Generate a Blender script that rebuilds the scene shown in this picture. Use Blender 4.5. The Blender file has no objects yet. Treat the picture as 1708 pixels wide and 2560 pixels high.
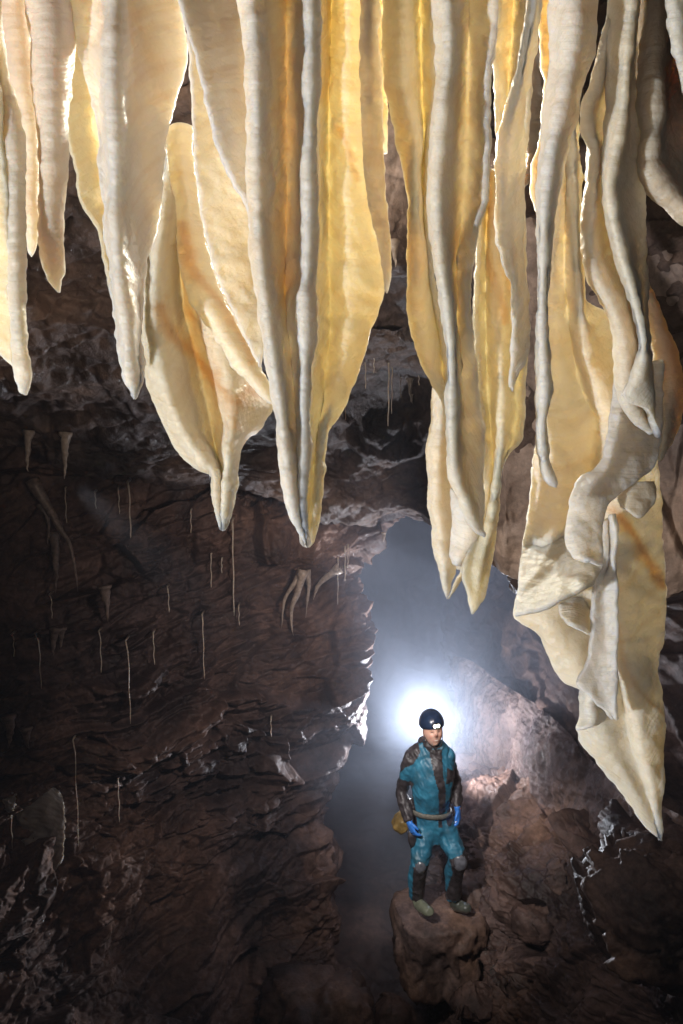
import bpy, bmesh, math, random
import numpy as np
from mathutils import Vector
from mathutils.bvhtree import BVHTree

scn = bpy.context.scene
COL = scn.collection
PI = math.pi
random.seed(7)

# ------------------------------------------------------------------ camera
PITCH = math.radians(6.0)
CAMZ = 4.1
F = 2560 * 24.0 / 36.0
cd = bpy.data.cameras.new('camera')
cam = bpy.data.objects.new('camera', cd)
COL.objects.link(cam)
cam.location = (0, 0, CAMZ)
cam.rotation_euler = (PI / 2 - PITCH, 0, 0)
cd.sensor_fit = 'VERTICAL'; cd.sensor_height = 36; cd.sensor_width = 24; cd.lens = 24
cd.clip_start = 0.02; cd.clip_end = 200
scn.camera = cam
CP, SP = math.cos(PITCH), math.sin(PITCH)


def P(px, py, Y):
    """the world point at forward distance Y that the photograph shows at px, py"""
    x = (px - 854) / F; y = -(py - 1280) / F
    k = Y / (CP + y * SP)
    return np.array([x * k, Y, CAMZ + (-SP + y * CP) * k])


# ------------------------------------------------------------------ world, lights, exposure
w = bpy.data.worlds.new('World'); scn.world = w; w.use_nodes = True
bg = w.node_tree.nodes['Background']
bg.inputs[0].default_value = (0.7, 0.62, 0.66, 1); bg.inputs[1].default_value = 0.006
scn.view_settings.view_transform = 'Standard'; scn.view_settings.look = 'None'
scn.view_settings.exposure = 0.0; scn.view_settings.gamma = 1.0
scn.cycles.use_denoising = True
scn.cycles.max_bounces = 8; scn.cycles.volume_bounces = 1
scn.cycles.transmission_bounces = 4; scn.cycles.transparent_max_bounces = 8
scn.cycles.sample_clamp_indirect = 4.0
scn.cycles.sample_clamp_direct = 30.0
scn.cycles.caustics_reflective = False; scn.cycles.caustics_refractive = False
scn.cycles.volume_step_rate = 1.0; scn.cycles.volume_max_steps = 128


def lamp(name, kind, loc, energy, color, aim=None, size=0.1, angle=60, blend=0.5):
    d = bpy.data.lights.new(name, kind)
    d.energy = energy; d.color = color
    if kind == 'AREA':
        d.shape = 'DISK'; d.size = size
    else:
        d.shadow_soft_size = size
    if kind == 'SPOT':
        d.spot_size = math.radians(angle); d.spot_blend = blend
    o = bpy.data.objects.new(name, d); COL.objects.link(o)
    o.location = loc
    if aim is not None:
        v = Vector(aim) - Vector(loc)
        o.rotation_euler = v.to_track_quat('-Z', 'Y').to_euler()
    return o


LAMPP = P(1072, 1818, 6.8)
lamp('backlight_flash', 'SPOT', LAMPP, 470, (0.84, 0.90, 1.0), aim=LAMPP + np.array([-0.3, -0.8, 0.9]), size=0.06, angle=141, blend=0.5)
lamp('added_passage_fill', 'SPOT', LAMPP + np.array([0.05, -0.2, -0.22]), 140, (0.9, 0.93, 1.0), aim=P(1330, 1810, 7.2), size=0.04, angle=122, blend=0.6)  # extra unseen lamp, added to brighten the flowstone on its own
lamp('caver_flash', 'SPOT', (-0.85, 2.2, 3.95), 850, (1.0, 0.97, 0.95), aim=P(1100, 2060, 5.5), size=0.03, angle=29, blend=1.0)
lamp('added_chamber_fill', 'SPOT', (-0.6, 2.3, 4.0), 75, (1.0, 0.93, 0.88), aim=P(1330, 2110, 5.5), size=0.06, angle=62, blend=1.0)  # unseen wide fill added to warm the slope and right wall
lamp('drapery_flash', 'SPOT', (-3.2, -0.9, 3.2), 620, (1.0, 0.95, 0.90), aim=P(1000, 760, 1.3), size=0.03, angle=60, blend=0.7)
lamp('drapery_back_flash', 'SPOT', P(915, 330, 2.3), 88, (1.0, 0.93, 0.78), aim=P(850, 400, 0.5), size=0.05, angle=160, blend=0.4)
lamp('left_back_flash', 'SPOT', P(215, 380, 2.3), 9, (1.0, 0.90, 0.74), aim=P(215, 400, 0.8), size=0.04, angle=150, blend=0.4)
lamp('right_back_flash', 'SPOT', P(1190, 850, 2.2), 12, (1.0, 0.94, 0.84), aim=P(1230, 850, 0.8), size=0.04, angle=150, blend=0.4)
lamp('front_fill_flash', 'SPOT', (-0.2, -0.9, 3.75), 27, (1.0, 0.94, 0.89), aim=P(1000, 800, 1.6), size=0.5, angle=90, blend=0.8)
lamp('added_roof_fill', 'SPOT', (0.1, 2.0, 3.7), 44, (1.0, 0.86, 0.76), aim=P(250, 780, 3.8), size=0.1, angle=85, blend=1.0)  # unseen fill added to brighten the roof rock on the left
lamp('added_wall_fill', 'SPOT', (0.62, 3.2, 3.72), 200, (1.0, 0.88, 0.84), aim=P(760, 1640, 6.0), size=0.05, angle=84, blend=1.0)  # unseen grazing fill added to bring out relief on the left wall

# ------------------------------------------------------------------ noise
U = np.uint32


def _h(ix, iy, iz, s):
    h = (ix.astype(np.int64) * 374761393 + iy.astype(np.int64) * 668265263 + iz.astype(np.int64) * 2147483647 + s * 974711) & 0xFFFFFFFF
    h = ((h ^ (h >> 13)) * 1274126177) & 0xFFFFFFFF
    h = ((h ^ (h >> 16)) * 2246822519) & 0xFFFFFFFF
    return ((h ^ (h >> 15)) & 0xFFFFFF) / float(0xFFFFFF)


def vn(p, s=0):
    i = np.floor(p); f = p - i; i = i.astype(np.int64)
    u = f * f * f * (f * (f * 6 - 15) + 10)
    r = 0
    for dx in (0, 1):
        wx = u[:, 0] if dx else 1 - u[:, 0]
        for dy in (0, 1):
            wy = u[:, 1] if dy else 1 - u[:, 1]
            for dz in (0, 1):
                wz = u[:, 2] if dz else 1 - u[:, 2]
                r = r + wx * wy * wz * _h(i[:, 0] + dx, i[:, 1] + dy, i[:, 2] + dz, s)
    return r * 2 - 1


def fbm(p, o=4, s=0, gain=0.5):
    a = 1.0; r = 0; q = p.copy()
    for k in range(o):
        r = r + a * vn(q, s + k * 17); q = q * 2.03 + 11.3; a *= gain
    return r


def blocks(p, s=0):
    """cellular rock: every cell a tilted facet; returns height and crack distance"""
    i = np.floor(p).astype(np.int64)
    n = len(p)
    f1 = np.full(n, 9.0); f2 = np.full(n, 9.0); hb = np.zeros(n)
    for dx in (-1, 0, 1):
        for dy in (-1, 0, 1):
            for dz in (-1, 0, 1):
                a, b, c = i[:, 0] + dx, i[:, 1] + dy, i[:, 2] + dz
                q0 = a + _h(a, b, c, s + 1); q1 = b + _h(a, b, c, s + 2); q2 = c + _h(a, b, c, s + 3)
                e0, e1, e2 = p[:, 0] - q0, p[:, 1] - q1, p[:, 2] - q2
                d = np.sqrt(e0 * e0 + e1 * e1 + e2 * e2)
                hh = (_h(a, b, c, s + 4) - 0.5) * 1.2 + e0 * (_h(a, b, c, s + 5) - 0.5) * 1.6 + e1 * (_h(a, b, c, s + 6) - 0.5) * 1.6 + e2 * (_h(a, b, c, s + 7) - 0.5) * 1.6
                near = d < f1
                f2 = np.where(near, f1, np.minimum(f2, d))
                hb = np.where(near, hh, hb)
                f1 = np.where(near, d, f1)
    return hb, f2 - f1


def rockdisp(p, amp=1.0, s=0, strata=0.35, tilt=0.25, big=0.9, ledge=0.0):
    """height along the normal, metres"""
    w1 = np.stack([vn(p * 1.7, s + 50), vn(p * 1.7, s + 51), vn(p * 1.7, s + 52)], 1) * 0.12
    q = p + w1
    z = q[:, 2] + tilt * q[:, 0]
    q = np.stack([q[:, 0], q[:, 1], z / strata], 1)
    h1, c1 = blocks(q / big, s)
    h2, c2 = blocks(q / (big * 0.37), s + 20)
    h3, c3 = blocks(q / (big * 0.14), s + 40)
    mask = 0.35 + 0.65 * np.clip(0.5 + 1.3 * vn(p * 1.1, s + 60), 0, 1)
    h = 0.17 * h1 + (0.075 * h2 - 0.025 * np.clip(1 - c2 / 0.14, 0, 1)) * mask + (0.028 * h3 - 0.010 * np.clip(1 - c3 / 0.2, 0, 1)) * mask
    h += 0.10 * fbm(p * 1.3, 3, s + 70) + 0.022 * fbm(p * 6, 4, s + 80) + 0.007 * fbm(p * 28, 3, s + 90)
    if ledge:
        for per, a_ in ((0.72, 1.7), (0.34, 0.9), (0.13, 0.45)):
            zz = (p[:, 2] + tilt * p[:, 0] + 0.10 * vn(p * 2.3, s + 61)) / per + 1.1 * vn(p * 0.9, s + 62)
            fr_ = zz - np.floor(zz)
            st = np.clip(fr_ / 0.82, 0, 1) ** 1.5 * (1 - np.clip((fr_ - 0.82) / 0.18, 0, 1))
            h += ledge * a_ * (st - 0.4) * np.clip(0.6 + 1.5 * vn(p * 1.5 + 9, s + 63 + int(per * 100)), 0, 1.3)
    return h * amp


# ------------------------------------------------------------------ mesh helpers
def link_mesh(name, verts, faces, mat=None, parent=None, smooth=True, attrs=None):
    me = bpy.data.meshes.new(name)
    verts = np.asarray(verts, dtype=np.float32)
    if isinstance(faces, np.ndarray):
        k = faces.shape[1]
        me.vertices.add(len(verts)); me.vertices.foreach_set('co', verts.ravel())
        me.loops.add(faces.size); me.loops.foreach_set('vertex_index', faces.ravel().astype(np.int32))
        me.polygons.add(len(faces)); me.polygons.foreach_set('loop_start', np.arange(0, faces.size, k, dtype=np.int32))
        try:
            me.polygons.foreach_set('loop_total', np.full(len(faces), k, dtype=np.int32))
        except Exception:
            pass
        me.update(calc_edges=True)
    else:
        me.from_pydata([tuple(v) for v in verts], [], [tuple(f) for f in faces]); me.update()
    if smooth:
        me.polygons.foreach_set('use_smooth', np.ones(len(me.polygons), dtype=bool))
    if attrs:
        for an, av in attrs.items():
            av = np.asarray(av, dtype=np.float32)
            if av.ndim == 1:
                a = me.attributes.new(an, 'FLOAT', 'POINT'); a.data.foreach_set('value', av)
            else:
                a = me.attributes.new(an, 'FLOAT_VECTOR', 'POINT'); a.data.foreach_set('vector', av.ravel())
    me.validate()
    o = bpy.data.objects.new(name, me); COL.objects.link(o)
    if mat:
        for m in (mat if isinstance(mat, (list, tuple)) else [mat]):
            me.materials.append(m)
    if parent:
        o.parent = parent
    return o


def rebase(o, loc):
    """move the object's origin to loc, mesh stays where it is"""
    loc = Vector(tuple(float(v) for v in loc))
    me = o.data
    co = np.empty(len(me.vertices) * 3, dtype=np.float32); me.vertices.foreach_get('co', co)
    co = co.reshape(-1, 3) - np.array(loc, dtype=np.float32)
    me.vertices.foreach_set('co', co.ravel()); me.update()
    o.location = loc
    return o


def put_under(ch, par):
    ch.parent = par
    ch.location = Vector(ch.location) - par.location
    return ch


def tag(o, label=None, cat=None, group=None, kind=None):
    if label: o['label'] = label
    if cat: o['category'] = cat
    if group: o['group'] = group
    if kind: o['kind'] = kind
    return o


def catmull(pts, n=None, t=None):
    """pts (k,d) sampled uniformly in index space"""
    pts = np.asarray(pts, float); k = len(pts)
    if t is None: t = np.linspace(0, k - 1, n)
    if k == 2:
        return pts[0] + (pts[1] - pts[0]) * t[:, None]
    i = np.clip(np.floor(t).astype(int), 0, k - 2); f = (t - i)[:, None]
    p0 = pts[np.clip(i - 1, 0, k - 1)]; p1 = pts[i]; p2 = pts[i + 1]; p3 = pts[np.clip(i + 2, 0, k - 1)]
    p0 = np.where((i == 0)[:, None], 2 * p1 - p2, p0); p3 = np.where((i == k - 2)[:, None], 2 * p2 - p1, p3)
    return 0.5 * (2 * p1 + (p2 - p0) * f + (2 * p0 - 5 * p1 + 4 * p2 - p3) * f ** 2 + (3 * p1 - p0 - 3 * p2 + p3) * f ** 3)


def resample(poly, n):
    """polyline -> n points evenly spaced by length along its smooth curve"""
    c = catmull(poly, 40 * len(poly))
    d = np.r_[0, np.cumsum(np.linalg.norm(np.diff(c[:, :2], axis=0), axis=1))]
    t = np.linspace(0, d[-1], n)
    return np.stack([np.interp(t, d, c[:, j]) for j in range(c.shape[1])], 1)


def grid_faces(nr, nc, off=0, flip=False):
    a = np.arange(nr * nc).reshape(nr, nc) + off
    f = np.stack([a[:-1, :-1].ravel(), a[:-1, 1:].ravel(), a[1:, 1:].ravel(), a[1:, :-1].ravel()], 1)
    return f[:, ::-1] if flip else f


def grid_normals(G):
    du = np.gradient(G, axis=1); dv = np.gradient(G, axis=0)
    n = np.cross(dv, du); n /= (np.linalg.norm(n, axis=2, keepdims=True) + 1e-9)
    return n


def blur(G, it=1):
    for _ in range(it):
        g = G.copy()
        g[1:-1] = (G[:-2] + 2 * G[1:-1] + G[2:]) / 4; G = g
        g = G.copy()
        g[:, 1:-1] = (G[:, :-2] + 2 * G[:, 1:-1] + G[:, 2:]) / 4; G = g
    return G


ROCKS = []


def sheet(name, lat, nr, nc, disp, mat, world=False, cw=None, rw_=None):
    """lat: lattice rows of (px,py,Y) or world points; surface faces the camera; disp(points)->height"""
    L = np.array([[p if world else P(*p) for p in row] for row in lat], float)
    R, C, _ = L.shape
    def par(k, n, wt):
        if wt is None: return np.linspace(0, k - 1, n)
        c_ = np.r_[0, np.cumsum(wt)]; return np.interp(np.linspace(0, c_[-1], n), c_, np.arange(k))
    tr = par(R, nr, rw_); tc = par(C, nc, cw)
    A = np.stack([catmull(L[:, j], t=tr) for j in range(C)], 1)
    G = np.stack([catmull(A[i], t=tc) for i in range(nr)], 0)
    n = grid_normals(G)
    n = blur(n, 6); n /= np.linalg.norm(n, axis=2, keepdims=True)
    c = G.reshape(-1, 3).mean(0)
    # face the camera
    v = np.array([0, 0, CAMZ]) - G
    if (n * v).sum(2).mean() < 0: n = -n; flip = True
    else: flip = False
    h = disp(G.reshape(-1, 3)).reshape(nr, nc)
    h = blur(h, 1)
    G = G + n * h[:, :, None]
    o = link_mesh(name, G.reshape(-1, 3), grid_faces(nr, nc, flip=flip), mat)
    ROCKS.append(o)
    return o


# ------------------------------------------------------------------ materials
def newmat(name):
    m = bpy.data.materials.new(name); m.use_nodes = True
    nt = m.node_tree; b = nt.nodes['Principled BSDF']
    return m, nt, b


def N(nt, t, **kw):
    n = nt.nodes.new(t)
    for k, v in kw.items():
        if hasattr(n, k): setattr(n, k, v)
        else: n.inputs[k].default_value = v
    return n


def ramp(nt, fac, stops):
    r = nt.nodes.new('ShaderNodeValToRGB')
    e = r.color_ramp.elements
    e[0].position, e[0].color = stops[0][0], (*stops[0][1], 1)
    e[1].position, e[1].color = stops[-1][0], (*stops[-1][1], 1)
    for p, c in stops[1:-1]:
        x = e.new(p); x.color = (*c, 1)
    nt.links.new(fac, r.inputs[0])
    return r.outputs[0]


def rockmat(name, dark, mid, light, rough=(0.25, 0.6), bumps=0.5, scale=1.0, wet=0.5, stretch=1.0, flow=False):
    m, nt, b = newmat(name)
    L = nt.links.new
    tc = N(nt, 'ShaderNodeTexCoord')
    mp = N(nt, 'ShaderNodeMapping'); mp.inputs['Scale'].default_value = (scale, scale, scale * stretch)
    L(tc.outputs['Object'], mp.inputs[0])
    n1 = N(nt, 'ShaderNodeTexNoise'); n1.inputs['Scale'].default_value = 1.6; n1.inputs['Detail'].default_value = 9; n1.inputs['Roughness'].default_value = 0.62
    n2 = N(nt, 'ShaderNodeTexNoise'); n2.inputs['Scale'].default_value = 14; n2.inputs['Detail'].default_value = 8; n2.inputs['Roughness'].default_value = 0.7
    n3 = N(nt, 'ShaderNodeTexVoronoi'); n3.inputs['Scale'].default_value = 26; n3.feature = 'F1'
    n4 = N(nt, 'ShaderNodeTexNoise'); n4.inputs['Scale'].default_value = 60; n4.inputs['Detail'].default_value = 6; n4.inputs['Roughness'].default_value = 0.65
    for n in (n1, n2, n3, n4): L(mp.outputs[0], n.inputs['Vector'])
    c1 = ramp(nt, n1.outputs['Fac'], [(0.36, dark), (0.52, mid), (0.66, light)])
    c2 = ramp(nt, n2.outputs['Fac'], [(0.35, (0.45, 0.42, 0.40)), (0.62, (1.15, 1.1, 1.08))])
    n5 = N(nt, 'ShaderNodeTexNoise'); n5.inputs['Scale'].default_value = 0.55; n5.inputs['Detail'].default_value = 5; n5.inputs['Distortion'].default_value = 0.6
    L(mp.outputs[0], n5.inputs['Vector'])
    c5 = ramp(nt, n5.outputs['Fac'], [(0.38, (0.42, 0.42, 0.48)), (0.50, (0.95, 0.88, 0.86)), (0.62, (1.35, 1.18, 1.0))])
    m5 = N(nt, 'ShaderNodeMix', data_type='RGBA', blend_type='MULTIPLY'); m5.inputs[0].default_value = 1.0
    L(c1, m5.inputs[6]); L(c5, m5.inputs[7]); c1 = m5.outputs[2]
    wp = N(nt, 'ShaderNodeMapRange'); L(n5.outputs['Fac'], wp.inputs[0]); wp.inputs[1].default_value = 0.45; wp.inputs[2].default_value = 0.58
    wp.inputs[3].default_value = wet * 0.25; wp.inputs[4].default_value = wet; L(wp.outputs[0], b.inputs['Coat Weight'])
    mx = N(nt, 'ShaderNodeMix', data_type='RGBA', blend_type='MULTIPLY'); mx.inputs[0].default_value = 0.8
    L(c1, mx.inputs[6]); L(c2, mx.inputs[7])
    L(mx.outputs[2], b.inputs['Base Color'])
    mr = N(nt, 'ShaderNodeMapRange'); L(n1.outputs['Fac'], mr.inputs[0])
    mr.inputs[1].default_value = 0.4; mr.inputs[2].default_value = 0.62
    mr.inputs[3].default_value = rough[0]; mr.inputs[4].default_value = rough[1]
    L(mr.outputs[0], b.inputs['Roughness'])
    b.inputs['Specular IOR Level'].default_value = 0.3
    b.inputs['Coat Weight'].default_value = wet; b.inputs['Coat Roughness'].default_value = 0.10
    a1 = N(nt, 'ShaderNodeMath', operation='MULTIPLY'); a1.inputs[1].default_value = 0.35; L(n4.outputs['Fac'], a1.inputs[0])
    a2 = N(nt, 'ShaderNodeMath', operation='ADD'); L(n2.outputs['Fac'], a2.inputs[0]); L(a1.outputs[0], a2.inputs[1])
    a3 = N(nt, 'ShaderNodeMath', operation='MULTIPLY_ADD'); L(n3.outputs['Distance'], a3.inputs[0]); a3.inputs[1].default_value = 0.22; L(a2.outputs[0], a3.inputs[2])
    bp = N(nt, 'ShaderNodeBump'); bp.inputs['Strength'].default_value = bumps; bp.inputs['Distance'].default_value = 0.03 / scale
    L(a3.outputs[0], bp.inputs['Height'])
    L(bp.outputs[0], b.inputs['Normal'])
    L(bp.outputs[0], b.inputs['Coat Normal'])
    return m


M_WALL = rockmat('wall_limestone', (0.045, 0.028, 0.024), (0.12, 0.078, 0.063), (0.21, 0.145, 0.12), wet=0.2, rough=(0.55,0.85))
M_CEIL = rockmat('ceiling_limestone', (0.05, 0.036, 0.03), (0.13, 0.095, 0.08), (0.26, 0.19, 0.15), wet=1.0, rough=(0.35,0.75), bumps=0.8)
M_MUD = rockmat('wet_cave_mud', (0.06, 0.038, 0.031), (0.14, 0.092, 0.075), (0.23, 0.16, 0.135), wet=0.22, rough=(0.45, 0.8))
M_FLOW = rockmat('brown_flowstone', (0.12, 0.085, 0.07), (0.24, 0.175, 0.15), (0.36, 0.28, 0.245), wet=1.0, rough=(0.15, 0.4), stretch=0.5, bumps=1.0)
M_BOULD = rockmat('boulder_limestone', (0.07, 0.045, 0.035), (0.17, 0.115, 0.09), (0.28, 0.20, 0.165), wet=0.2, scale=1.6, rough=(0.45, 0.8))
M_PALE = rockmat('pale_calcite_rock', (0.20, 0.15, 0.12), (0.40, 0.32, 0.26), (0.56, 0.47, 0.40), wet=0.4, rough=(0.35, 0.6))


def calcite(name, body, edge, stain, trans=1.0, stainamt=0.5, rad=0.036):
    m, nt, b = newmat(name)
    L = nt.links.new
    at = N(nt, 'ShaderNodeAttribute', attribute_name='edge')
    uv = N(nt, 'ShaderNodeAttribute', attribute_name='suv')
    tc = N(nt, 'ShaderNodeTexCoord')
    mp = N(nt, 'ShaderNodeMapping'); mp.inputs['Scale'].default_value = (9, 1.4, 1); L(uv.outputs['Vector'], mp.inputs[0])
    ns = N(nt, 'ShaderNodeTexNoise'); ns.inputs['Scale'].default_value = 1.0; ns.inputs['Detail'].default_value = 5; L(mp.outputs[0], ns.inputs['Vector'])
    nb = N(nt, 'ShaderNodeTexNoise'); nb.inputs['Scale'].default_value = 5.0; nb.inputs['Detail'].default_value = 6; L(tc.outputs['Object'], nb.inputs['Vector'])
    st = ramp(nt, ns.outputs['Fac'], [(0.50, (0, 0, 0)), (0.68, (1, 1, 1))])
    sm = N(nt, 'ShaderNodeMath', operation='MULTIPLY'); L(st, sm.inputs[0]); sm.inputs[1].default_value = stainamt
    m1 = N(nt, 'ShaderNodeMix', data_type='RGBA'); L(sm.outputs[0], m1.inputs[0]); m1.inputs[6].default_value = (*body, 1); m1.inputs[7].default_value = (*stain, 1)
    cl = ramp(nt, nb.outputs['Fac'], [(0.35, (0.92, 0.90, 0.87)), (0.65, (1.05, 1.04, 1.03))])
    m2 = N(nt, 'ShaderNodeMix', data_type='RGBA', blend_type='MULTIPLY'); m2.inputs[0].default_value = 1; L(m1.outputs[2], m2.inputs[6]); L(cl, m2.inputs[7])
    mg = N(nt, 'ShaderNodeMapping'); mg.inputs['Scale'].default_value = (2.2, 34, 1); mg.inputs['Rotation'].default_value = (0, 0, 0.02); L(uv.outputs['Vector'], mg.inputs[0])
    ng = N(nt, 'ShaderNodeTexNoise'); ng.inputs['Scale'].default_value = 1; ng.inputs['Detail'].default_value = 4; L(mg.outputs[0], ng.inputs['Vector'])
    cg = ramp(nt, ng.outputs['Fac'], [(0.34, (0.88, 0.83, 0.77)), (0.5, (1, 1, 1)), (0.7, (1.03, 1.02, 1.0))])
    m6 = N(nt, 'ShaderNodeMix', data_type='RGBA', blend_type='MULTIPLY'); m6.inputs[0].default_value = 0.45; L(m2.outputs[2], m6.inputs[6]); L(cg, m6.inputs[7]); m2 = m6
    m3 = N(nt, 'ShaderNodeMix', data_type='RGBA'); L(at.outputs['Fac'], m3.inputs[0]); L(m2.outputs[2], m3.inputs[6]); m3.inputs[7].default_value = (*edge, 1)
    sa = N(nt, 'ShaderNodeAttribute', attribute_name='stain')  # mineral stains, plus the glow painted into the pillar hollow
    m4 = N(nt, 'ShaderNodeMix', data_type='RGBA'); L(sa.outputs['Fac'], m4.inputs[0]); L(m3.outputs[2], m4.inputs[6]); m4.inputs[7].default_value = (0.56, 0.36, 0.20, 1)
    L(m4.outputs[2], b.inputs['Base Color'])
    b.inputs['Roughness'].default_value = 0.42
    b.inputs['Specular IOR Level'].default_value = 0.35
    b.inputs['Subsurface Weight'].default_value = trans
    b.inputs['Subsurface Radius'].default_value = (1.0, 0.80, 0.57)
    b.inputs['Subsurface Scale'].default_value = rad
    # growth banding and fine grain
    mw = N(nt, 'ShaderNodeMapping'); mw.inputs['Scale'].default_value = (3, 90, 1); L(uv.outputs['Vector'], mw.inputs[0])
    nw = N(nt, 'ShaderNodeTexNoise'); nw.inputs['Scale'].default_value = 1; nw.inputs['Detail'].default_value = 3; L(mw.outputs[0], nw.inputs['Vector'])
    nf = N(nt, 'ShaderNodeTexNoise'); nf.inputs['Scale'].default_value = 90; nf.inputs['Detail'].default_value = 5; L(tc.outputs['Object'], nf.inputs['Vector'])
    ad = N(nt, 'ShaderNodeMath', operation='ADD'); L(nw.outputs['Fac'], ad.inputs[0]); L(nf.outputs['Fac'], ad.inputs[1])
    bp = N(nt, 'ShaderNodeBump'); bp.inputs['Strength'].default_value = 0.5; bp.inputs['Distance'].default_value = 0.007; L(ad.outputs[0], bp.inputs['Height'])
    L(bp.outputs[0], b.inputs['Normal'])
    return m


M_CREAM = calcite('cream_calcite', (0.84, 0.765, 0.665), (0.84, 0.79, 0.74), (0.78, 0.61, 0.42), stainamt=0.4)
M_HONEY = calcite('honey_calcite', (0.86, 0.745, 0.56), (0.85, 0.79, 0.70), (0.80, 0.59, 0.34), stainamt=0.5)
M_WHITE = calcite('white_calcite', (0.83, 0.78, 0.72), (0.84, 0.81, 0.78), (0.80, 0.68, 0.53), stainamt=0.35)
M_STAIN = calcite('stained_calcite', (0.82, 0.73, 0.60), (0.84, 0.78, 0.70), (0.60, 0.42, 0.27), stainamt=0.5)
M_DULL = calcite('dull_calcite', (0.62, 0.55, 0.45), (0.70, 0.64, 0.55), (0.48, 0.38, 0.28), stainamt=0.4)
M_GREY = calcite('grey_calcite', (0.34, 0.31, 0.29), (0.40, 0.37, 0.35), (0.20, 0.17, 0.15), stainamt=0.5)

# ------------------------------------------------------------------ cave shell
CX = [-300, 0, 250, 500, 750, 880, 1030, 1150, 1260, 1350, 1480, 1640, 1900]
lipy = [1120, 1130, 1165, 1200, 1235, 1275, 1293, 1340, 1405, 1450, 1490, 1475, 1430]
lipY = [5.0, 5.0, 5.1, 5.3, 5.7, 6.2, 6.3, 5.2, 3.5, 3.2, 3.0, 2.8, 2.6]
r = []
r.append([(x, -420, 0.7) for x in CX])
r.append([(x, -260, 1.9) for x in CX])
r.append([(x, 100, 2.3) for x in CX])
r.append([(x, 430, y) for x, y in zip(CX, [2.7, 2.8, 2.8, 2.8, 2.8, 2.8, 2.8, 2.6, 2.5, 2.4, 2.3, 2.2, 2.1])])
r.append([(x, 700, y) for x, y in zip(CX, [3.0, 3.1, 3.2, 3.2, 3.3, 3.4, 3.4, 3.0, 2.7, 2.6, 2.5, 2.4, 2.2])])
r.append([(x, 890, y) for x, y in zip(CX, [3.2, 3.4, 3.5, 3.6, 3.8, 4.0, 4.0, 3.4, 2.9, 2.8, 2.6, 2.5, 2.3])])
r.append([(x, yy, y) for x, yy, y in zip(CX, [1010, 1010, 1015, 1015, 980, 935, 935, 960, 1050, 1100, 1100, 1100, 1100], [4.2, 4.2, 4.3, 4.5, 4.9, 5.3, 5.4, 4.4, 3.05, 2.9, 2.7, 2.6, 2.4])])
r.append([(x, 0.5 * (a + 1000) + 20, 0.5 * (b + c)) for x, a, b, c in zip(CX, lipy, lipY, [4.7, 4.7, 4.8, 5.0, 5.4, 5.9, 6.0, 4.9, 3.2, 3.0, 2.8, 2.7, 2.5])])
r.append([(x, a, b) for x, a, b in zip(CX, lipy, lipY)])
r.append([(x, a + 8, b + 0.5) for x, a, b in zip(CX, lipy, lipY)])
r.append([(x, a - 120, b + 1.6) for x, a, b in zip(CX, lipy, lipY)])
r.append([(x, a - 330, b + 5) for x, a, b in zip(CX, lipy, lipY)])
ceil = sheet('cave_ceiling', r, 620, 620, lambda p: rockdisp(p, 0.55, 3, strata=0.4, tilt=-0.1, big=0.8, ledge=0.06) + 0.010 * fbm(p * 22, 3, 200), M_CEIL)
tag(ceil, kind='structure')

EY = [1050, 1180, 1295, 1360, 1420, 1560, 1650, 1740, 1830, 1900, 1980, 2080, 2150, 2240, 2330, 2440, 2560, 2800]
EX = [1050, 1030, 985, 912, 875, 880, 895, 902, 890, 850, 808, 792, 815, 828, 820, 812, 800, 775]
rows = []
for y in [1000, 1180, 1300, 1420, 1560, 1700, 1830, 1960, 2080, 2200, 2330, 2440, 2600, 2800]:
    ex = np.interp(y, EY, EX)
    yl = np.interp(y, [1000, 1250, 1600, 2100, 2600, 2800], [5.2, 4.8, 4.4, 3.9, 3.4, 3.2])
    ye = np.interp(y, [1000, 1300, 1600, 1900, 2080, 2300, 2450, 2800], [8.0, 6.9, 6.5, 6.3, 6.1, 5.8, 5.5, 4.6])
    row = []
    for fr in (0, 0.2, 0.4, 0.6, 0.8, 0.93, 1.0):
        row.append(P(-300 + (ex + 300) * fr, y, yl + (ye - yl) * (fr ** 1.15)))
    e = row[-1]
    row.append(e + np.array([0.03, 0.35, 0])); row.append(e + np.array([-0.15, 1.2, 0])); row.append(e + np.array([-0.3, 3.2, 0])); row.append(e + np.array([-0.1, 7.0, 0]))
    rows.append(row)
lwall = sheet('cave_wall_left', rows, 860, 760, lambda p: rockdisp(p, 0.95, 9, strata=0.52, tilt=-0.22, big=0.75, ledge=0.09), M_WALL, world=True, cw=[1.6, 1.6, 1.6, 1.6, 1.1, 0.6, 0.4, 0.5, 0.7, 0.6])
tag(lwall, kind='structure')

# floor
xs = np.linspace(-3.5, 5, 9); ys = np.linspace(1.5, 14, 10)
lat = [[np.array([x, y, -1.25 + 0.03 * (y - 5)]) for x in xs] for y in ys]
floor = sheet('cave_floor', lat, 420, 340, lambda p: rockdisp(p, 0.35, 31, strata=1.0, tilt=0, big=0.6), M_MUD, world=True)
tag(floor, kind='structure')

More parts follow.
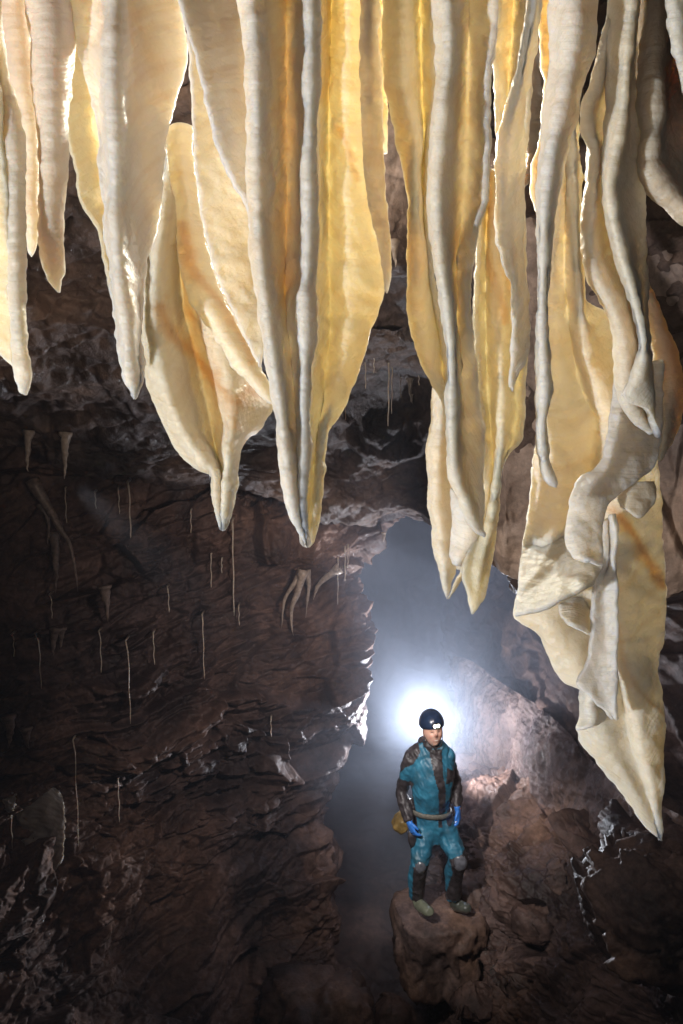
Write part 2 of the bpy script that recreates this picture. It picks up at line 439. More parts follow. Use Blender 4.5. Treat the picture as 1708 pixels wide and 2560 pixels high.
RX = [1120, 1220, 1300, 1400, 1520, 1640, 1800, 2400]
rows = [[(x, 350, 2.35) for x in RX], [(x, 700, y) for x, y in zip(RX, [3.2, 2.7, 2.6, 2.5, 2.45, 2.35, 2.25, 2.1])], [(x, 1000, y) for x, y in zip(RX, [3.6, 2.9, 2.8, 2.7, 2.6, 2.5, 2.4, 2.2])],
        [(x, yy, y) for x, yy, y in zip(RX, [1300, 1385, 1430, 1480, 1490, 1465, 1440, 1400], [4.2, 3.1, 2.95, 2.8, 2.7, 2.6, 2.5, 2.3])],
        [(x, yy, y) for x, yy, y in zip(RX, [1310, 1400, 1440, 1490, 1500, 1475, 1450, 1410], [4.5, 3.4, 3.2, 3.0, 2.9, 2.8, 2.7, 2.5])],
        [(x, yy, y) for x, yy, y in zip(RX, [1200, 1300, 1340, 1390, 1400, 1375, 1350, 1310], [5.5, 4.6, 4.2, 4.0, 3.9, 3.8, 3.7, 3.5])]]
pr = sheet('cave_wall_near_right', rows, 300, 260, lambda p: rockdisp(p, 0.34, 71, strata=1.6, tilt=0.1, big=0.6), M_PALE)
tag(pr, kind='structure')

rows = [[(x, 150, 2.35) for x in (860, 930, 1000, 1070)], [(x, 400, 2.5) for x in (860, 930, 1000, 1070)], [(x, 560, y) for x, y in zip((860, 930, 1000, 1070), (2.7, 2.6, 2.6, 2.7))],
        [(x, 668, y) for x, y in zip((860, 930, 1000, 1070), (2.8, 2.65, 2.65, 2.8))], [(x, 684, y) for x, y in zip((860, 930, 1000, 1070), (2.95, 2.85, 2.85, 2.95))], [(x, 600, 3.6) for x in (860, 930, 1000, 1070)]]
pn = sheet('roof_pendant', rows, 180, 90, lambda p: rockdisp(p, 0.22, 91, strata=1.0, big=0.4), M_PALE)
tag(pn, kind='structure')
rows = [[(x, 815, 3.7) for x in (740, 850, 950, 1060, 1150)], [(x, 868, 3.85) for x in (740, 850, 950, 1060, 1150)], [(x, y, 4.3) for x, y in zip((740, 850, 950, 1060, 1150), (905, 905, 900, 908, 930))],
        [(x, y, 4.9) for x, y in zip((740, 850, 950, 1060, 1150), (940, 936, 932, 942, 965))], [(x, 915, 5.6) for x in (740, 850, 950, 1060, 1150)]]
wl = sheet('wet_roof_ledge', rows, 160, 320, lambda p: rockdisp(p, 0.16, 95, strata=0.5, big=0.4) + 0.016 * fbm(p * np.array([14, 9, 14]), 4, 96), M_CEIL)
tag(wl, kind='structure')

# far wall of the passage
rows = []
for y in [900, 1150, 1400, 1650, 1900, 2200]:
    rows.append([(x, y, Y + (y - 1500) * -0.001) for x, Y in [(650, 13.0), (850, 13.2), (1000, 12.6), (1120, 11.4), (1250, 10.2), (1450, 9.0), (1700, 8.2)]])
far = sheet('cave_passage_end', rows, 220, 260, lambda p: rockdisp(p, 1.2, 15, strata=0.6, big=1.3), M_WALL)
tag(far, kind='structure')

# right wall above the flowstone
rows = [
    [(1090, 1150, 11.0), (1200, 1150, 9.6), (1330, 1150, 8.2), (1450, 1150, 7.2), (1600, 1150, 6.2), (2400, 1150, 4.4)],
    [(1090, 1400, 10.8), (1200, 1400, 9.2), (1330, 1400, 7.8), (1450, 1400, 6.8), (1600, 1400, 5.9), (2400, 1400, 4.2)],
    [(1100, 1550, 10.4), (1210, 1550, 8.8), (1330, 1560, 7.4), (1450, 1600, 6.4), (1600, 1600, 5.6), (2400, 1600, 4.0)],
    [(1120, 1660, 9.8), (1210, 1680, 8.3), (1330, 1740, 7.0), (1440, 1830, 6.0), (1600, 1880, 5.3), (2400, 1900, 3.9)],
    [(1130, 1760, 9.6), (1220, 1780, 8.5), (1340, 1850, 7.3), (1450, 1930, 6.4), (1610, 2020, 5.6), (2400, 2250, 3.9)],
    [(1120, 1880, 9.2), (1240, 1900, 8.2), (1380, 2000, 7.0), (1490, 2080, 6.1), (1640, 2200, 5.3), (2400, 2550, 3.8)],
]
rw = sheet('cave_wall_right', rows, 300, 360, lambda p: rockdisp(p, 0.6, 22, strata=0.5, tilt=0.5, big=0.8), M_WALL)
tag(rw, kind='structure')


def fluted(p):
    n = vn(np.stack([p[:, 0] * 9, p[:, 1] * 9, p[:, 2] * 1.0], 1), 5)
    n2 = vn(np.stack([p[:, 0] * 24, p[:, 1] * 24, p[:, 2] * 3.5], 1), 6)
    return 0.045 * (1 - np.abs(n)) + 0.02 * (1 - np.abs(n2)) + 0.06 * fbm(p * 3, 4, 8) + 0.012 * fbm(p * 26, 3, 12)


rows = [
    [(1130, 1640, 8.9), (1175, 1650, 8.3), (1260, 1710, 7.4), (1400, 1800, 6.3), (1480, 1900, 5.8), (1620, 2000, 5.1), (1800, 2090, 4.4)],
    [(1140, 1690, 8.6), (1185, 1700, 8.0), (1270, 1760, 7.15), (1390, 1860, 6.2), (1480, 1960, 5.65), (1620, 2050, 4.95), (1800, 2160, 4.25)],
    [(1150, 1760, 8.5), (1190, 1770, 7.9), (1270, 1830, 7.05), (1380, 1920, 6.15), (1470, 2010, 5.6), (1610, 2110, 4.9), (1800, 2230, 4.2)],
    [(1150, 1850, 8.3), (1200, 1850, 7.7), (1270, 1900, 7.0), (1370, 1990, 6.1), (1460, 2080, 5.55), (1600, 2180, 4.85), (1800, 2300, 4.15)],
    [(1150, 1930, 8.1), (1200, 1930, 7.6), (1270, 1970, 6.9), (1370, 2060, 6.05), (1460, 2160, 5.5), (1600, 2270, 4.8), (1800, 2400, 4.1)],
]
fl = sheet('flowstone_bank', rows, 200, 420, fluted, M_FLOW)
rebase(fl, P(1400, 1990, 6.1))
tag(fl, 'glistening pinkish brown flowstone bank running down behind the caver to the right', 'flowstone')

rows = [
    [(1010, 2010, 7.9), (1070, 1985, 7.9), (1150, 1880, 8.0), (1260, 1860, 7.5), (1400, 1960, 6.4), (1550, 2080, 5.3), (1800, 2230, 4.4)],
    [(1020, 2060, 7.2), (1070, 2000, 7.0), (1150, 1960, 6.9), (1260, 1975, 6.5), (1400, 2050, 5.7), (1550, 2180, 4.9), (1800, 2340, 4.1)],
    [(1030, 2120, 6.9), (1075, 2080, 6.6), (1150, 2060, 6.4), (1260, 2070, 6.05), (1400, 2150, 5.3), (1550, 2290, 4.6), (1800, 2450, 3.8)],
    [(1040, 2200, 6.7), (1085, 2170, 6.4), (1150, 2160, 6.15), (1260, 2170, 5.7), (1400, 2260, 5.0), (1550, 2400, 4.4), (1800, 2580, 3.6)],
    [(1050, 2300, 6.3), (1090, 2290, 6.15), (1150, 2290, 5.95), (1260, 2300, 5.45), (1400, 2380, 4.8), (1550, 2520, 4.2), (1800, 2720, 3.5)],
    [(1060, 2420, 6.0), (1100, 2430, 5.9), (1150, 2430, 5.7), (1260, 2440, 5.25), (1400, 2520, 4.6), (1550, 2660, 4.1), (1800, 2860, 3.4)],
    [(1040, 2600, 5.6), (1090, 2600, 5.5), (1150, 2570, 5.4), (1260, 2580, 5.0), (1400, 2660, 4.5), (1550, 2800, 4.0), (1800, 3000, 3.3)],
]
slope = sheet('mud_slope', rows, 460, 460, lambda p: rockdisp(p, 0.95, 44, strata=0.8, tilt=-0.4, big=0.46, ledge=0.04) + 0.012 * fbm(p * 16, 3, 210), M_MUD)
tag(slope, kind='structure')

# ------------------------------------------------------------------ boulders


def boulder(name, ctr, rad, seed, mat, label, amp=0.5, flat=None, res=5, yaw=0.0, group=None, p=3.2):
    bm = bmesh.new(); bmesh.ops.create_icosphere(bm, subdivisions=res, radius=1)
    me = bpy.data.meshes.new('t'); bm.to_mesh(me)
    v = np.array([x.co[:] for x in bm.verts]); f = np.array([[q.index for q in fc.verts] for fc in bm.faces]); bm.free()
    nrm = v.copy()
    s = (np.abs(v) ** p).sum(1) ** (-1.0 / p)
    v = v * s[:, None] * np.array(rad)
    cy, sy = math.cos(yaw), math.sin(yaw)
    v = np.stack([v[:, 0] * cy - v[:, 1] * sy, v[:, 0] * sy + v[:, 1] * cy, v[:, 2]], 1)
    d = rockdisp(v + seed * 3.1, amp, seed, strata=0.9, big=max(rad) * 0.9)
    v = v + nrm * d[:, None]
    if flat is not None:
        v[:, 2] = np.where(v[:, 2] > flat, flat + (v[:, 2] - flat) * 0.22, v[:, 2])
    base = np.array([ctr[0], ctr[1], ctr[2] - rad[2]])
    v = v + np.array([0, 0, rad[2]])
    o = link_mesh(name, v, f, mat); o.location = base
    tag(o, label, 'boulder', group)
    return o


FEET = P(1062, 2288, 5.5)
boulder('boulder', (0.84, 5.68, -0.33), (0.36, 0.36, 0.42), 4, M_BOULD, 'block of brown limestone with a wet flat top under the caver\'s boots', amp=0.40, flat=0.29, yaw=0.2, p=4.0)
boulder('boulder', P(1640, 2290, 3.7), (0.36, 0.4, 0.34), 11, M_BOULD, 'pale pitted boulder at the right edge of the dark pit', amp=0.55, res=6, p=2.6, yaw=0.5)
boulder('boulder', P(1190, 2230, 5.9), (0.22, 0.25, 0.16), 17, M_BOULD, 'low rock slab just behind the block the caver stands on', amp=0.4, p=3.0)
boulder('boulder', P(790, 2540, 4.9), (0.42, 0.3, 0.2), 23, M_BOULD, 'dark rock lying at the foot of the left wall', amp=0.6)
boulder('boulder', P(1630, 2110, 4.6), (0.28, 0.3, 0.14), 29, M_BOULD, 'dark rough rock perched under the tip of the longest drapery', amp=0.4)

for i_, (bx, by, bY, br, lab) in enumerate([
    (1232, 2360, 5.55, 0.17, 'rounded brown rock wedged right of the block under the caver'),
    (1262, 2215, 5.85, 0.15, 'small brown rock level with the caver\'s knees, on the slope'),
    (1335, 2300, 5.25, 0.19, 'middle-sized dark rock on the slope, right of the caver\'s boots'),
    (1300, 2440, 5.2, 0.20, 'dark rock low on the slope near the bottom of the photo'),
    (1185, 2500, 5.3, 0.16, 'dim rock at the foot of the block, bottom centre'),
    (1420, 2190, 5.15, 0.17, 'brown rock half way up the slope towards the longest drapery'),
    (980, 2560, 5.2, 0.20, 'nearly black rock in the stream passage, bottom centre'),
    (1180, 2060, 6.5, 0.16, 'lumpy rock on the slope beside the caver\'s hip')]):
    q_ = P(bx, by, bY)
    boulder('boulder', tuple(q_), (br, br * 0.9, br * 0.75), 50 + i_ * 3, M_BOULD if i_ % 2 else M_MUD, lab, amp=0.45, p=2.8, yaw=i_ * 0.7, group='rocks scattered on the slope')

# ------------------------------------------------------------------ draperies
CROPS = {'R1': (0, 0, 2.136), 'R2': (350, 0, 1.678), 'R3': (900, 0, 1.468), 'R4': (1250, 0, 2.135), 'R5': (1250, 1000, 2.043),
         'C3': (0, 700, 1.836), 'C4': (854, 700, 1.836), 'C5': (0, 1400, 1.836), 'PX': (0, 0, 1.0)}
DSEED = [0]


def drape(crop, ribs, mat, label, top=-130, th=0.005, bead=0.0055, fat=0.0, tip=True, lump=1.0, name='drapery', parent=None, scallop=1.0, group='draperies across the roof', cat='drapery', wob=0.0, stains_and_glow=(), soft=0.003):
    """ribs: [(Ytop, Ybottom, [(x,y),...]), ...] left to right"""
    ox, oy, sc = CROPS[crop]
    DSEED[0] += 1; sd = DSEED[0] * 5
    R = []
    for yt, yb, pts in ribs:
        q = [[ox + x / sc, oy + y / sc] for x, y in pts]
        if top is not None and pts[0][1] <= 1 and oy == 0:
            dx = (q[1][0] - q[0][0]) / max(q[1][1] - q[0][1], 1)
            q = [[q[0][0] + dx * top * 0.5, top]] + q
        R.append((yt, yb, np.array(q)))
    ln = max(np.abs(np.diff(q[:, 1])).sum() + np.abs(np.diff(q[:, 0])).sum() for _, _, q in R)
    wd = max(np.ptp([q[:, 0].min() for _, _, q in R]), np.ptp([q[:, 0].max() for _, _, q in R]), 20)
    nt_ = int(np.clip(ln / 3.2, 30, 520)); ns = int(np.clip(wd / 4.0, 14, 70))
    W = []
    my0 = np.mean([a for a, _, _ in R]); my1 = np.mean([b for _, b, _ in R])
    R = [(my0 + (a - my0) * 0.75, my1 + (b - my1) * 0.75, q) for a, b, q in R]
    ym = np.mean([yb for _, yb, _ in R])
    for yt, yb, q in R:
        s = resample(q, nt_)
        t = np.linspace(0, 1, nt_)
        Y = yt + (yb - yt) * t
        if tip:
            k = np.clip((t - 0.8) / 0.2, 0, 1) ** 1.5
            Y = Y * (1 - k) + ym * k
        W.append(np.array([P(a, b, c) for (a, b), c in zip(s, Y)]))
    W = np.array(W)                       # ribs, nt, 3
    u = 0.5 - 0.5 * np.cos(np.linspace(0, PI, ns)); u = 0.5 * u + 0.5 * np.linspace(0, 1, ns)
    G = np.stack([catmull(W[:, i], t=u * (len(R) - 1)) for i in range(nt_)], 0)   # nt, ns, 3
    for _ in range(int(ns * ns * soft)):          # round the folds across the sheet, keep its two edges
        G[:, 1:-1] = (G[:, :-2] + 2 * G[:, 1:-1] + G[:, 2:]) / 4
    n = grid_normals(G); n = blur(n, 2)
    n /= (np.linalg.norm(n, axis=2, keepdims=True) + 1e-9)
    v = np.array([0, 0, CAMZ]) - G
    if (n * v).sum(2).mean() < 0: n = -n
    lat = np.gradient(G, axis=1); ll = np.linalg.norm(lat, axis=2, keepdims=True); lat = lat / (ll + 1e-9)
    du = np.r_[np.zeros((1, nt_)), np.cumsum(np.linalg.norm(np.diff(G, axis=1), axis=2), axis=1).T].T
    width = du[:, -1:]
    dl = du; dr = width - du
    d = np.minimum(dl, dr)
    dv = np.r_[np.zeros((1, ns)), np.cumsum(np.linalg.norm(np.diff(G, axis=0), axis=2), axis=0)]
    if not tip: d = np.minimum(d, dv[-1:] - dv)
    bead_l = np.minimum(bead, width * 0.5 + 1e-4)
    x = np.clip(d / bead_l, 0, 1)
    prof = bead_l * np.sqrt(np.clip(1 - (1 - x) ** 2, 0, 1))
    k = np.clip((d - bead_l) / (bead * 2.0), 0, 1); k = k * k * (3 - 2 * k)
    h = prof * (1 - k) + th * k
    if fat > 0:
        s = u[None, :]
        h = h + fat * width * np.sqrt(np.clip(1 - (2 * s - 1) ** 2, 0, 1))
    if tip:                                # rounded point
        e = np.clip((dv[-1:, :].max() - dv) / 0.02, 0, 1); h = h * np.sqrt(1 - (1 - e) ** 2 + 1e-4)
    flat_ = G.reshape(-1, 3)
    # lumps and scalloped edges
    lum = (0.0045 * fbm(flat_ * 14, 3, sd) + 0.0016 * fbm(flat_ * 60, 3, sd + 9)) * lump
    if wob: lum = lum + wob * fbm(flat_ * 5, 2, sd + 2)
    mid = G + n * lum.reshape(nt_, ns)[:, :, None]
    ew = np.exp(-d / 0.012)
    vv = dv[:, :1]
    sc1 = vn(np.stack([vv[:, 0] * 75, np.zeros(nt_), np.full(nt_, sd * 1.7)], 1), sd + 3)
    sc2 = vn(np.stack([vv[:, 0] * 75, np.ones(nt_) * 7, np.full(nt_, sd * 2.3)], 1), sd + 4)
    off = (np.where(dl < dr, 1, 0) * sc1[:, None] + np.where(dl < dr, 0, 1) * sc2[:, None]) * ew * 0.0022 * scallop
    mid = mid + lat * off[:, :, None]
    h = h * (1 + 0.12 * (np.where(dl < dr, sc2[:, None], sc1[:, None])) * np.exp(-d / 0.02))
    A = mid + n * h[:, :, None]; B = mid - n * h[:, :, None]
    V = np.concatenate([A.reshape(-1, 3), B.reshape(-1, 3)])
    F1 = grid_faces(nt_, ns); F2 = grid_faces(nt_, ns, off=nt_ * ns, flip=True)
    a = np.arange(nt_ * ns).reshape(nt_, ns); o = nt_ * ns
    L_ = np.stack([a[:-1, 0], a[1:, 0], a[1:, 0] + o, a[:-1, 0] + o], 1)
    R_ = np.stack([a[:-1, -1], a[:-1, -1] + o, a[1:, -1] + o, a[1:, -1]], 1)
    T_ = np.stack([a[0, :-1], a[0, :-1] + o, a[0, 1:] + o, a[0, 1:]], 1)
    B_ = np.stack([a[-1, :-1], a[-1, 1:], a[-1, 1:] + o, a[-1, :-1] + o], 1)
    FF = np.concatenate([F1, F2, L_, R_, T_, B_])
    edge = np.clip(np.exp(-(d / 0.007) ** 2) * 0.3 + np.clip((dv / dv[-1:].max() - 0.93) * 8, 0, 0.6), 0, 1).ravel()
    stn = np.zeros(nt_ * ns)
    for poly, wpx, amt in stains_and_glow:
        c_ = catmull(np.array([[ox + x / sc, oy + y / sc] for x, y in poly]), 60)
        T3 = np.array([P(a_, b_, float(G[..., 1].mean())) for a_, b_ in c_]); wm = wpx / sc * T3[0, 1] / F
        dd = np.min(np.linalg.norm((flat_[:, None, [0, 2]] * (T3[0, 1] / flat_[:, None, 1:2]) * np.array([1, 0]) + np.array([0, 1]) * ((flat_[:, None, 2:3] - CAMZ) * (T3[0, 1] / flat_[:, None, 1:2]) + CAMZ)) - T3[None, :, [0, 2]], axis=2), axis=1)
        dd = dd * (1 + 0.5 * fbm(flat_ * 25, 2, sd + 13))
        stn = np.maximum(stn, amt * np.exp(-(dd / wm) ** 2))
    suv = np.stack([du.ravel() + sd, dv.ravel(), np.full(du.size, sd * 1.0)], 1)
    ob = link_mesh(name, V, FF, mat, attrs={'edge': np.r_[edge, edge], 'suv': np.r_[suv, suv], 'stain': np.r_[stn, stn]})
    bm = bmesh.new(); bm.from_mesh(ob.data); bmesh.ops.recalc_face_normals(bm, faces=bm.faces); bm.to_mesh(ob.data); bm.free()
    rebase(ob, G[0].mean(0))
    if parent is not None: put_under(ob, parent)
    else: tag(ob, label, cat, group)
    return ob


def off(pts, dx, dy=0):
    return [(x + dx, y + dy) for x, y in pts]


# --- left group
drape('R1', [(1.30, 1.30, [(-220, 0), (-220, 700), (-200, 1300), (-150, 1850)]),
             (1.36, 1.28, [(-60, 0), (-60, 700), (-50, 1300), (-20, 1880)]),
             (1.34, 1.25, [(-10, 0), (5, 700), (52, 1050), (62, 1450), (78, 1970)])], M_HONEY,
      'pale yellow sheet with slanting stripes at the left edge of the photo', tip=False)
drape('R1', [(1.42, 1.22, [(-60, 0), (-20, 300), (20, 800), (58, 1200), (64, 1600), (78, 1950), (110, 2080), (138, 2108)]),
             (1.40, 1.20, [(-30, 0), (20, 350), (80, 800), (95, 1200), (100, 1600), (125, 1950), (135, 2080), (142, 2110)]),
             (1.42, 1.22, [(-10, 0), (35, 420), (80, 530), (132, 800), (112, 1220), (122, 1550), (128, 1800), (172, 1985), (150, 2100)])], M_CREAM,
      'slim pale finger ending in a swollen blunt tip beside the striped sheet', fat=0.10)
drape('R1', [(1.55, 1.40, [(-40, 0), (20, 330), (80, 520), (125, 660), (140, 900), (132, 1050), (150, 1250), (153, 1330), (168, 1370)]),
             (1.48, 1.38, [(70, 0), (110, 400), (160, 700), (172, 900), (168, 1050), (176, 1250), (174, 1330), (170, 1372)]),
             (1.52, 1.40, [(150, 0), (190, 400), (212, 750), (204, 1000), (208, 1180), (194, 1320), (172, 1374)])], M_CREAM,
      'short thin brownish stalactite, second from the left edge', fat=0.08)
drape('R1', [(1.42, 1.32, [(150, 0), (190, 400), (218, 800), (215, 1000), (210, 1200), (230, 1400), (270, 1510), (305, 1560)]),
             (1.34, 1.30, [(260, 0), (280, 400), (285, 800), (275, 1200), (285, 1400), (300, 1500), (312, 1562)]),
             (1.42, 1.32, [(355, 0), (392, 220), (375, 480), (340, 680), (350, 900), (330, 1200), (346, 1430), (330, 1510), (318, 1562)])], M_CREAM,
      'stalactite with wet glints near its top and a white pointed tip', fat=0.10)
drape('R1', [(1.72, 1.60, [(330, 0), (350, 400), (345, 680), (400, 920), (425, 1060), (520, 1200), (555, 1400), (600, 1600)]),
             (1.80, 1.62, [(450, 0), (480, 400), (500, 800), (560, 1100), (600, 1400), (630, 1700)]),
             (1.75, 1.62, [(600, 0), (620, 400), (650, 800), (680, 1200), (690, 1500), (680, 1800)])], M_HONEY,
      'glowing yellow sheet half hidden behind the broad cream drapery on the left')
drape('R1', [(1.42, 1.22, [(355, 0), (400, 230), (470, 480), (520, 700), (528, 900), (548, 1100), (562, 1300), (590, 1500), (612, 1700), (640, 1950), (690, 2085), (712, 2130)]),
             (1.40, 1.21, [(520, 0), (520, 230), (540, 480), (570, 700), (580, 900), (585, 1100), (590, 1300), (620, 1500), (650, 1700), (680, 1950), (705, 2085), (716, 2130)]),
             (1.24, 1.18, [(610, 0), (610, 230), (610, 480), (618, 700), (622, 900), (625, 1100), (630, 1300), (650, 1500), (680, 1700), (700, 1950), (715, 2085), (718, 2130)]),
             (1.40, 1.23, [(720, 0), (725, 230), (720, 480), (710, 700), (700, 900), (700, 1100), (715, 1300), (725, 1500), (720, 1700), (725, 1950), (725, 2085), (720, 2130)]),
             (1.52, 1.22, [(955, 0), (1000, 230), (990, 400), (950, 520), (900, 700), (872, 880), (860, 1100), (832, 1250), (792, 1400), (772, 1600), (760, 1800), (776, 1900), (770, 2020), (724, 2130)])], M_WHITE,
      'broad cream drapery with a rounded ridge down its left side', th=0.008, bead=0.0055)
# --- the bag shaped drapery and the fold across it
drape('R2', [(1.48, 1.30, [(120, 560), (60, 900), (25, 1100), (20, 1350), (30, 1550), (60, 1700), (130, 1840), (220, 1950), (303, 1990), (312, 2090), (340, 2215)]),
             (1.40, 1.27, [(135, 560), (110, 900), (85, 1100), (80, 1350), (110, 1550), (160, 1700), (215, 1820), (270, 1910), (322, 1980), (328, 2090), (345, 2222)]),
             (1.68, 1.40, [(190, 560), (180, 900), (170, 1100), (185, 1300), (240, 1500), (275, 1650), (300, 1780), (320, 1880), (345, 1980), (345, 2090), (347, 2224)]),
             (1.50, 1.22, [(220, 560), (240, 900), (240, 1100), (290, 1300), (345, 1500), (375, 1650), (388, 1760), (378, 1860), (370, 1980), (360, 2090), (349, 2224)]),
             (1.68, 1.42, [(300, 560), (340, 900), (380, 1100), (430, 1300), (530, 1600), (562, 1690), (530, 1755), (440, 1860), (412, 1950), (392, 2090), (352, 2224)])], M_STAIN,
      'wide bag-shaped drapery with brown stain bands and a narrow white tip', th=0.0045, stains_and_glow=[([(80, 1290), (130, 1420), (220, 1480), (300, 1570), (360, 1650), (400, 1690), (450, 1640), (510, 1650)], 26, 0.85), ([(360, 1650), (385, 1710), (398, 1790)], 26, 0.7), ([(200, 1300), (280, 1400), (330, 1560)], 22, 0.4)])
drape('R2', [(1.42, 1.24, [(110, 540), (118, 640), (130, 760), (150, 850), (165, 1000), (180, 1130), (212, 1250), (280, 1360), (350, 1470), (400, 1550), (450, 1592), (500, 1650), (552, 1700)]),
             (1.38, 1.22, [(160, 520), (165, 640), (180, 760), (195, 850), (205, 1000), (225, 1130), (262, 1250), (330, 1360), (395, 1470), (440, 1530), (480, 1590), (520, 1640), (556, 1695)]),
             (1.41, 1.25, [(215, 540), (225, 640), (240, 760), (255, 850), (275, 1000), (310, 1130), (350, 1250), (400, 1340), (450, 1440), (490, 1520), (520, 1570), (545, 1630), (562, 1690)])], M_STAIN,
      'narrow curling fold with a brown streak that sweeps down across the bag-shaped drapery', th=0.005, stains_and_glow=[([(190, 950), (225, 1130), (320, 1260), (400, 1370), (470, 1520)], 20, 0.6)])
drape('R2', [(1.36, 1.20, [(190, 0), (205, 200), (215, 450), (225, 650), (250, 880), (280, 1010), (312, 1130), (362, 1250), (430, 1400), (480, 1500), (500, 1540)]),
             (1.42, 1.20, [(300, 0), (300, 200), (310, 450), (330, 650), (360, 880), (390, 1010), (420, 1130), (440, 1250), (470, 1400), (495, 1500), (504, 1542)]),
             (1.44, 1.22, [(480, 0), (480, 200), (480, 450), (480, 650), (480, 880), (490, 1010), (498, 1130), (502, 1250), (512, 1350), (522, 1450), (508, 1544)])], M_CREAM,
      'slanting cream drapery whose sharp white point touches the central pillar', th=0.0045)
drape('R2', [(1.24, 1.15, [(165, 0), (182, 100), (215, 200), (250, 340), (290, 520), (340, 650), (400, 780), (458, 900), (485, 1080)]),
             (1.30, 1.18, [(300, 0), (310, 100), (330, 200), (360, 340), (390, 520), (420, 650), (450, 780), (480, 900), (490, 1080)]),
             (1.40, 1.22, [(520, 0), (520, 100), (520, 200), (520, 340), (520, 520), (515, 650), (510, 780), (505, 900), (500, 1080)])], M_WHITE,
      'upper white sheet slanting in behind the left ridge of the central pillar', th=0.006, bead=0.0055)
# --- the central pillar
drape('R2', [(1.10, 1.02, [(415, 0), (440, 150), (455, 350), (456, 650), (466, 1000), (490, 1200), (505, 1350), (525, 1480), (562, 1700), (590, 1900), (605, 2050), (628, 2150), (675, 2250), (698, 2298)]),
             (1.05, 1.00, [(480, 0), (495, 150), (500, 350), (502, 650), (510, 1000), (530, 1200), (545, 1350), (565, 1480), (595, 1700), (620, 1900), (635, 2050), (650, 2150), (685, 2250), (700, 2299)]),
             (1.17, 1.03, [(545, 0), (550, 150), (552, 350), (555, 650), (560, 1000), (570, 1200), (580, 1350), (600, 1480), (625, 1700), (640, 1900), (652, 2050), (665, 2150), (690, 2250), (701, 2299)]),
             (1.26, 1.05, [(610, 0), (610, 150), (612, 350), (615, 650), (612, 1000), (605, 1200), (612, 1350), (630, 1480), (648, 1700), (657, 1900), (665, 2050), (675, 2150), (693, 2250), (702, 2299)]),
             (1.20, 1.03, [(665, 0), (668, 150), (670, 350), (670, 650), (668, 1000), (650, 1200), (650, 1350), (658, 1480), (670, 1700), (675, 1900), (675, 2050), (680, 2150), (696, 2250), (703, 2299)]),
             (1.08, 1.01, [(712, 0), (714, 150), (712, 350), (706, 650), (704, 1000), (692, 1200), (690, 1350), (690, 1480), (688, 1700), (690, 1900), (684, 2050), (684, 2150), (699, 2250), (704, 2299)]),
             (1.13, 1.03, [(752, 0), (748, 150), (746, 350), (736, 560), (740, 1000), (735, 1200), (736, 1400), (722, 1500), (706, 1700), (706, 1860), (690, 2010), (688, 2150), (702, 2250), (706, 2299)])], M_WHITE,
      'long central pillar with two white ridges and a deep honey hollow between them', th=0.006, bead=0.0055, stains_and_glow=[([(610, -200), (612, 400), (610, 900), (615, 1250)], 50, 0.42)])  # honey glow of the backlight painted into the hollow's colour
drape('R2', [(1.30, 1.08, [(745, 0), (735, 560), (738, 1000), (735, 1400), (720, 1500), (705, 1700), (703, 1850), (680, 2010), (672, 2150), (700, 2290)]),
             (1.42, 1.12, [(800, 0), (790, 560), (790, 1000), (790, 1400), (780, 1500), (760, 1700), (735, 1850), (722, 2010), (712, 2150), (704, 2292)]),
             (1.34, 1.12, [(870, 0), (860, 560), (870, 1000), (880, 1300), (860, 1450), (820, 1640), (765, 1830), (750, 2010), (738, 2150), (708, 2294)]),
             (1.38, 1.16, [(945, 0), (950, 560), (990, 950), (1032, 1170), (1000, 1300), (905, 1590), (845, 1715), (778, 1815), (766, 2050), (748, 2190), (712, 2295)])], M_HONEY,
      'glowing yellow sheet bellying out on the right of the central pillar', th=0.0045, stains_and_glow=[([(840, 540), (870, 620), (905, 760)], 12, 0.5), ([(780, 0), (790, 200), (770, 420)], 40, 0.35)])
drape('R2', [(1.30, 1.20, [(930, 0), (930, 300), (942, 600), (955, 830), (990, 980), (1010, 1100), (1028, 1220)]),
             (1.26, 1.20, [(960, 0), (962, 300), (975, 600), (990, 830), (1015, 980), (1028, 1100), (1033, 1230)]),
             (1.32, 1.22, [(990, 0), (1005, 350), (1010, 600), (1025, 880), (1036, 1000), (1042, 1130), (1036, 1235)])], M_CREAM,
      'slender orange-tinted rib edging the yellow belly', th=0.006)
drape('R3', [(1.62, 1.58, [(50, 0), (55, 200), (70, 400), (80, 560)]), (1.66, 1.6, [(95, 0), (95, 200), (100, 400), (100, 560)])], M_STAIN,
      'brown strip in the dark gap right of the orange-tinted rib', th=0.005)
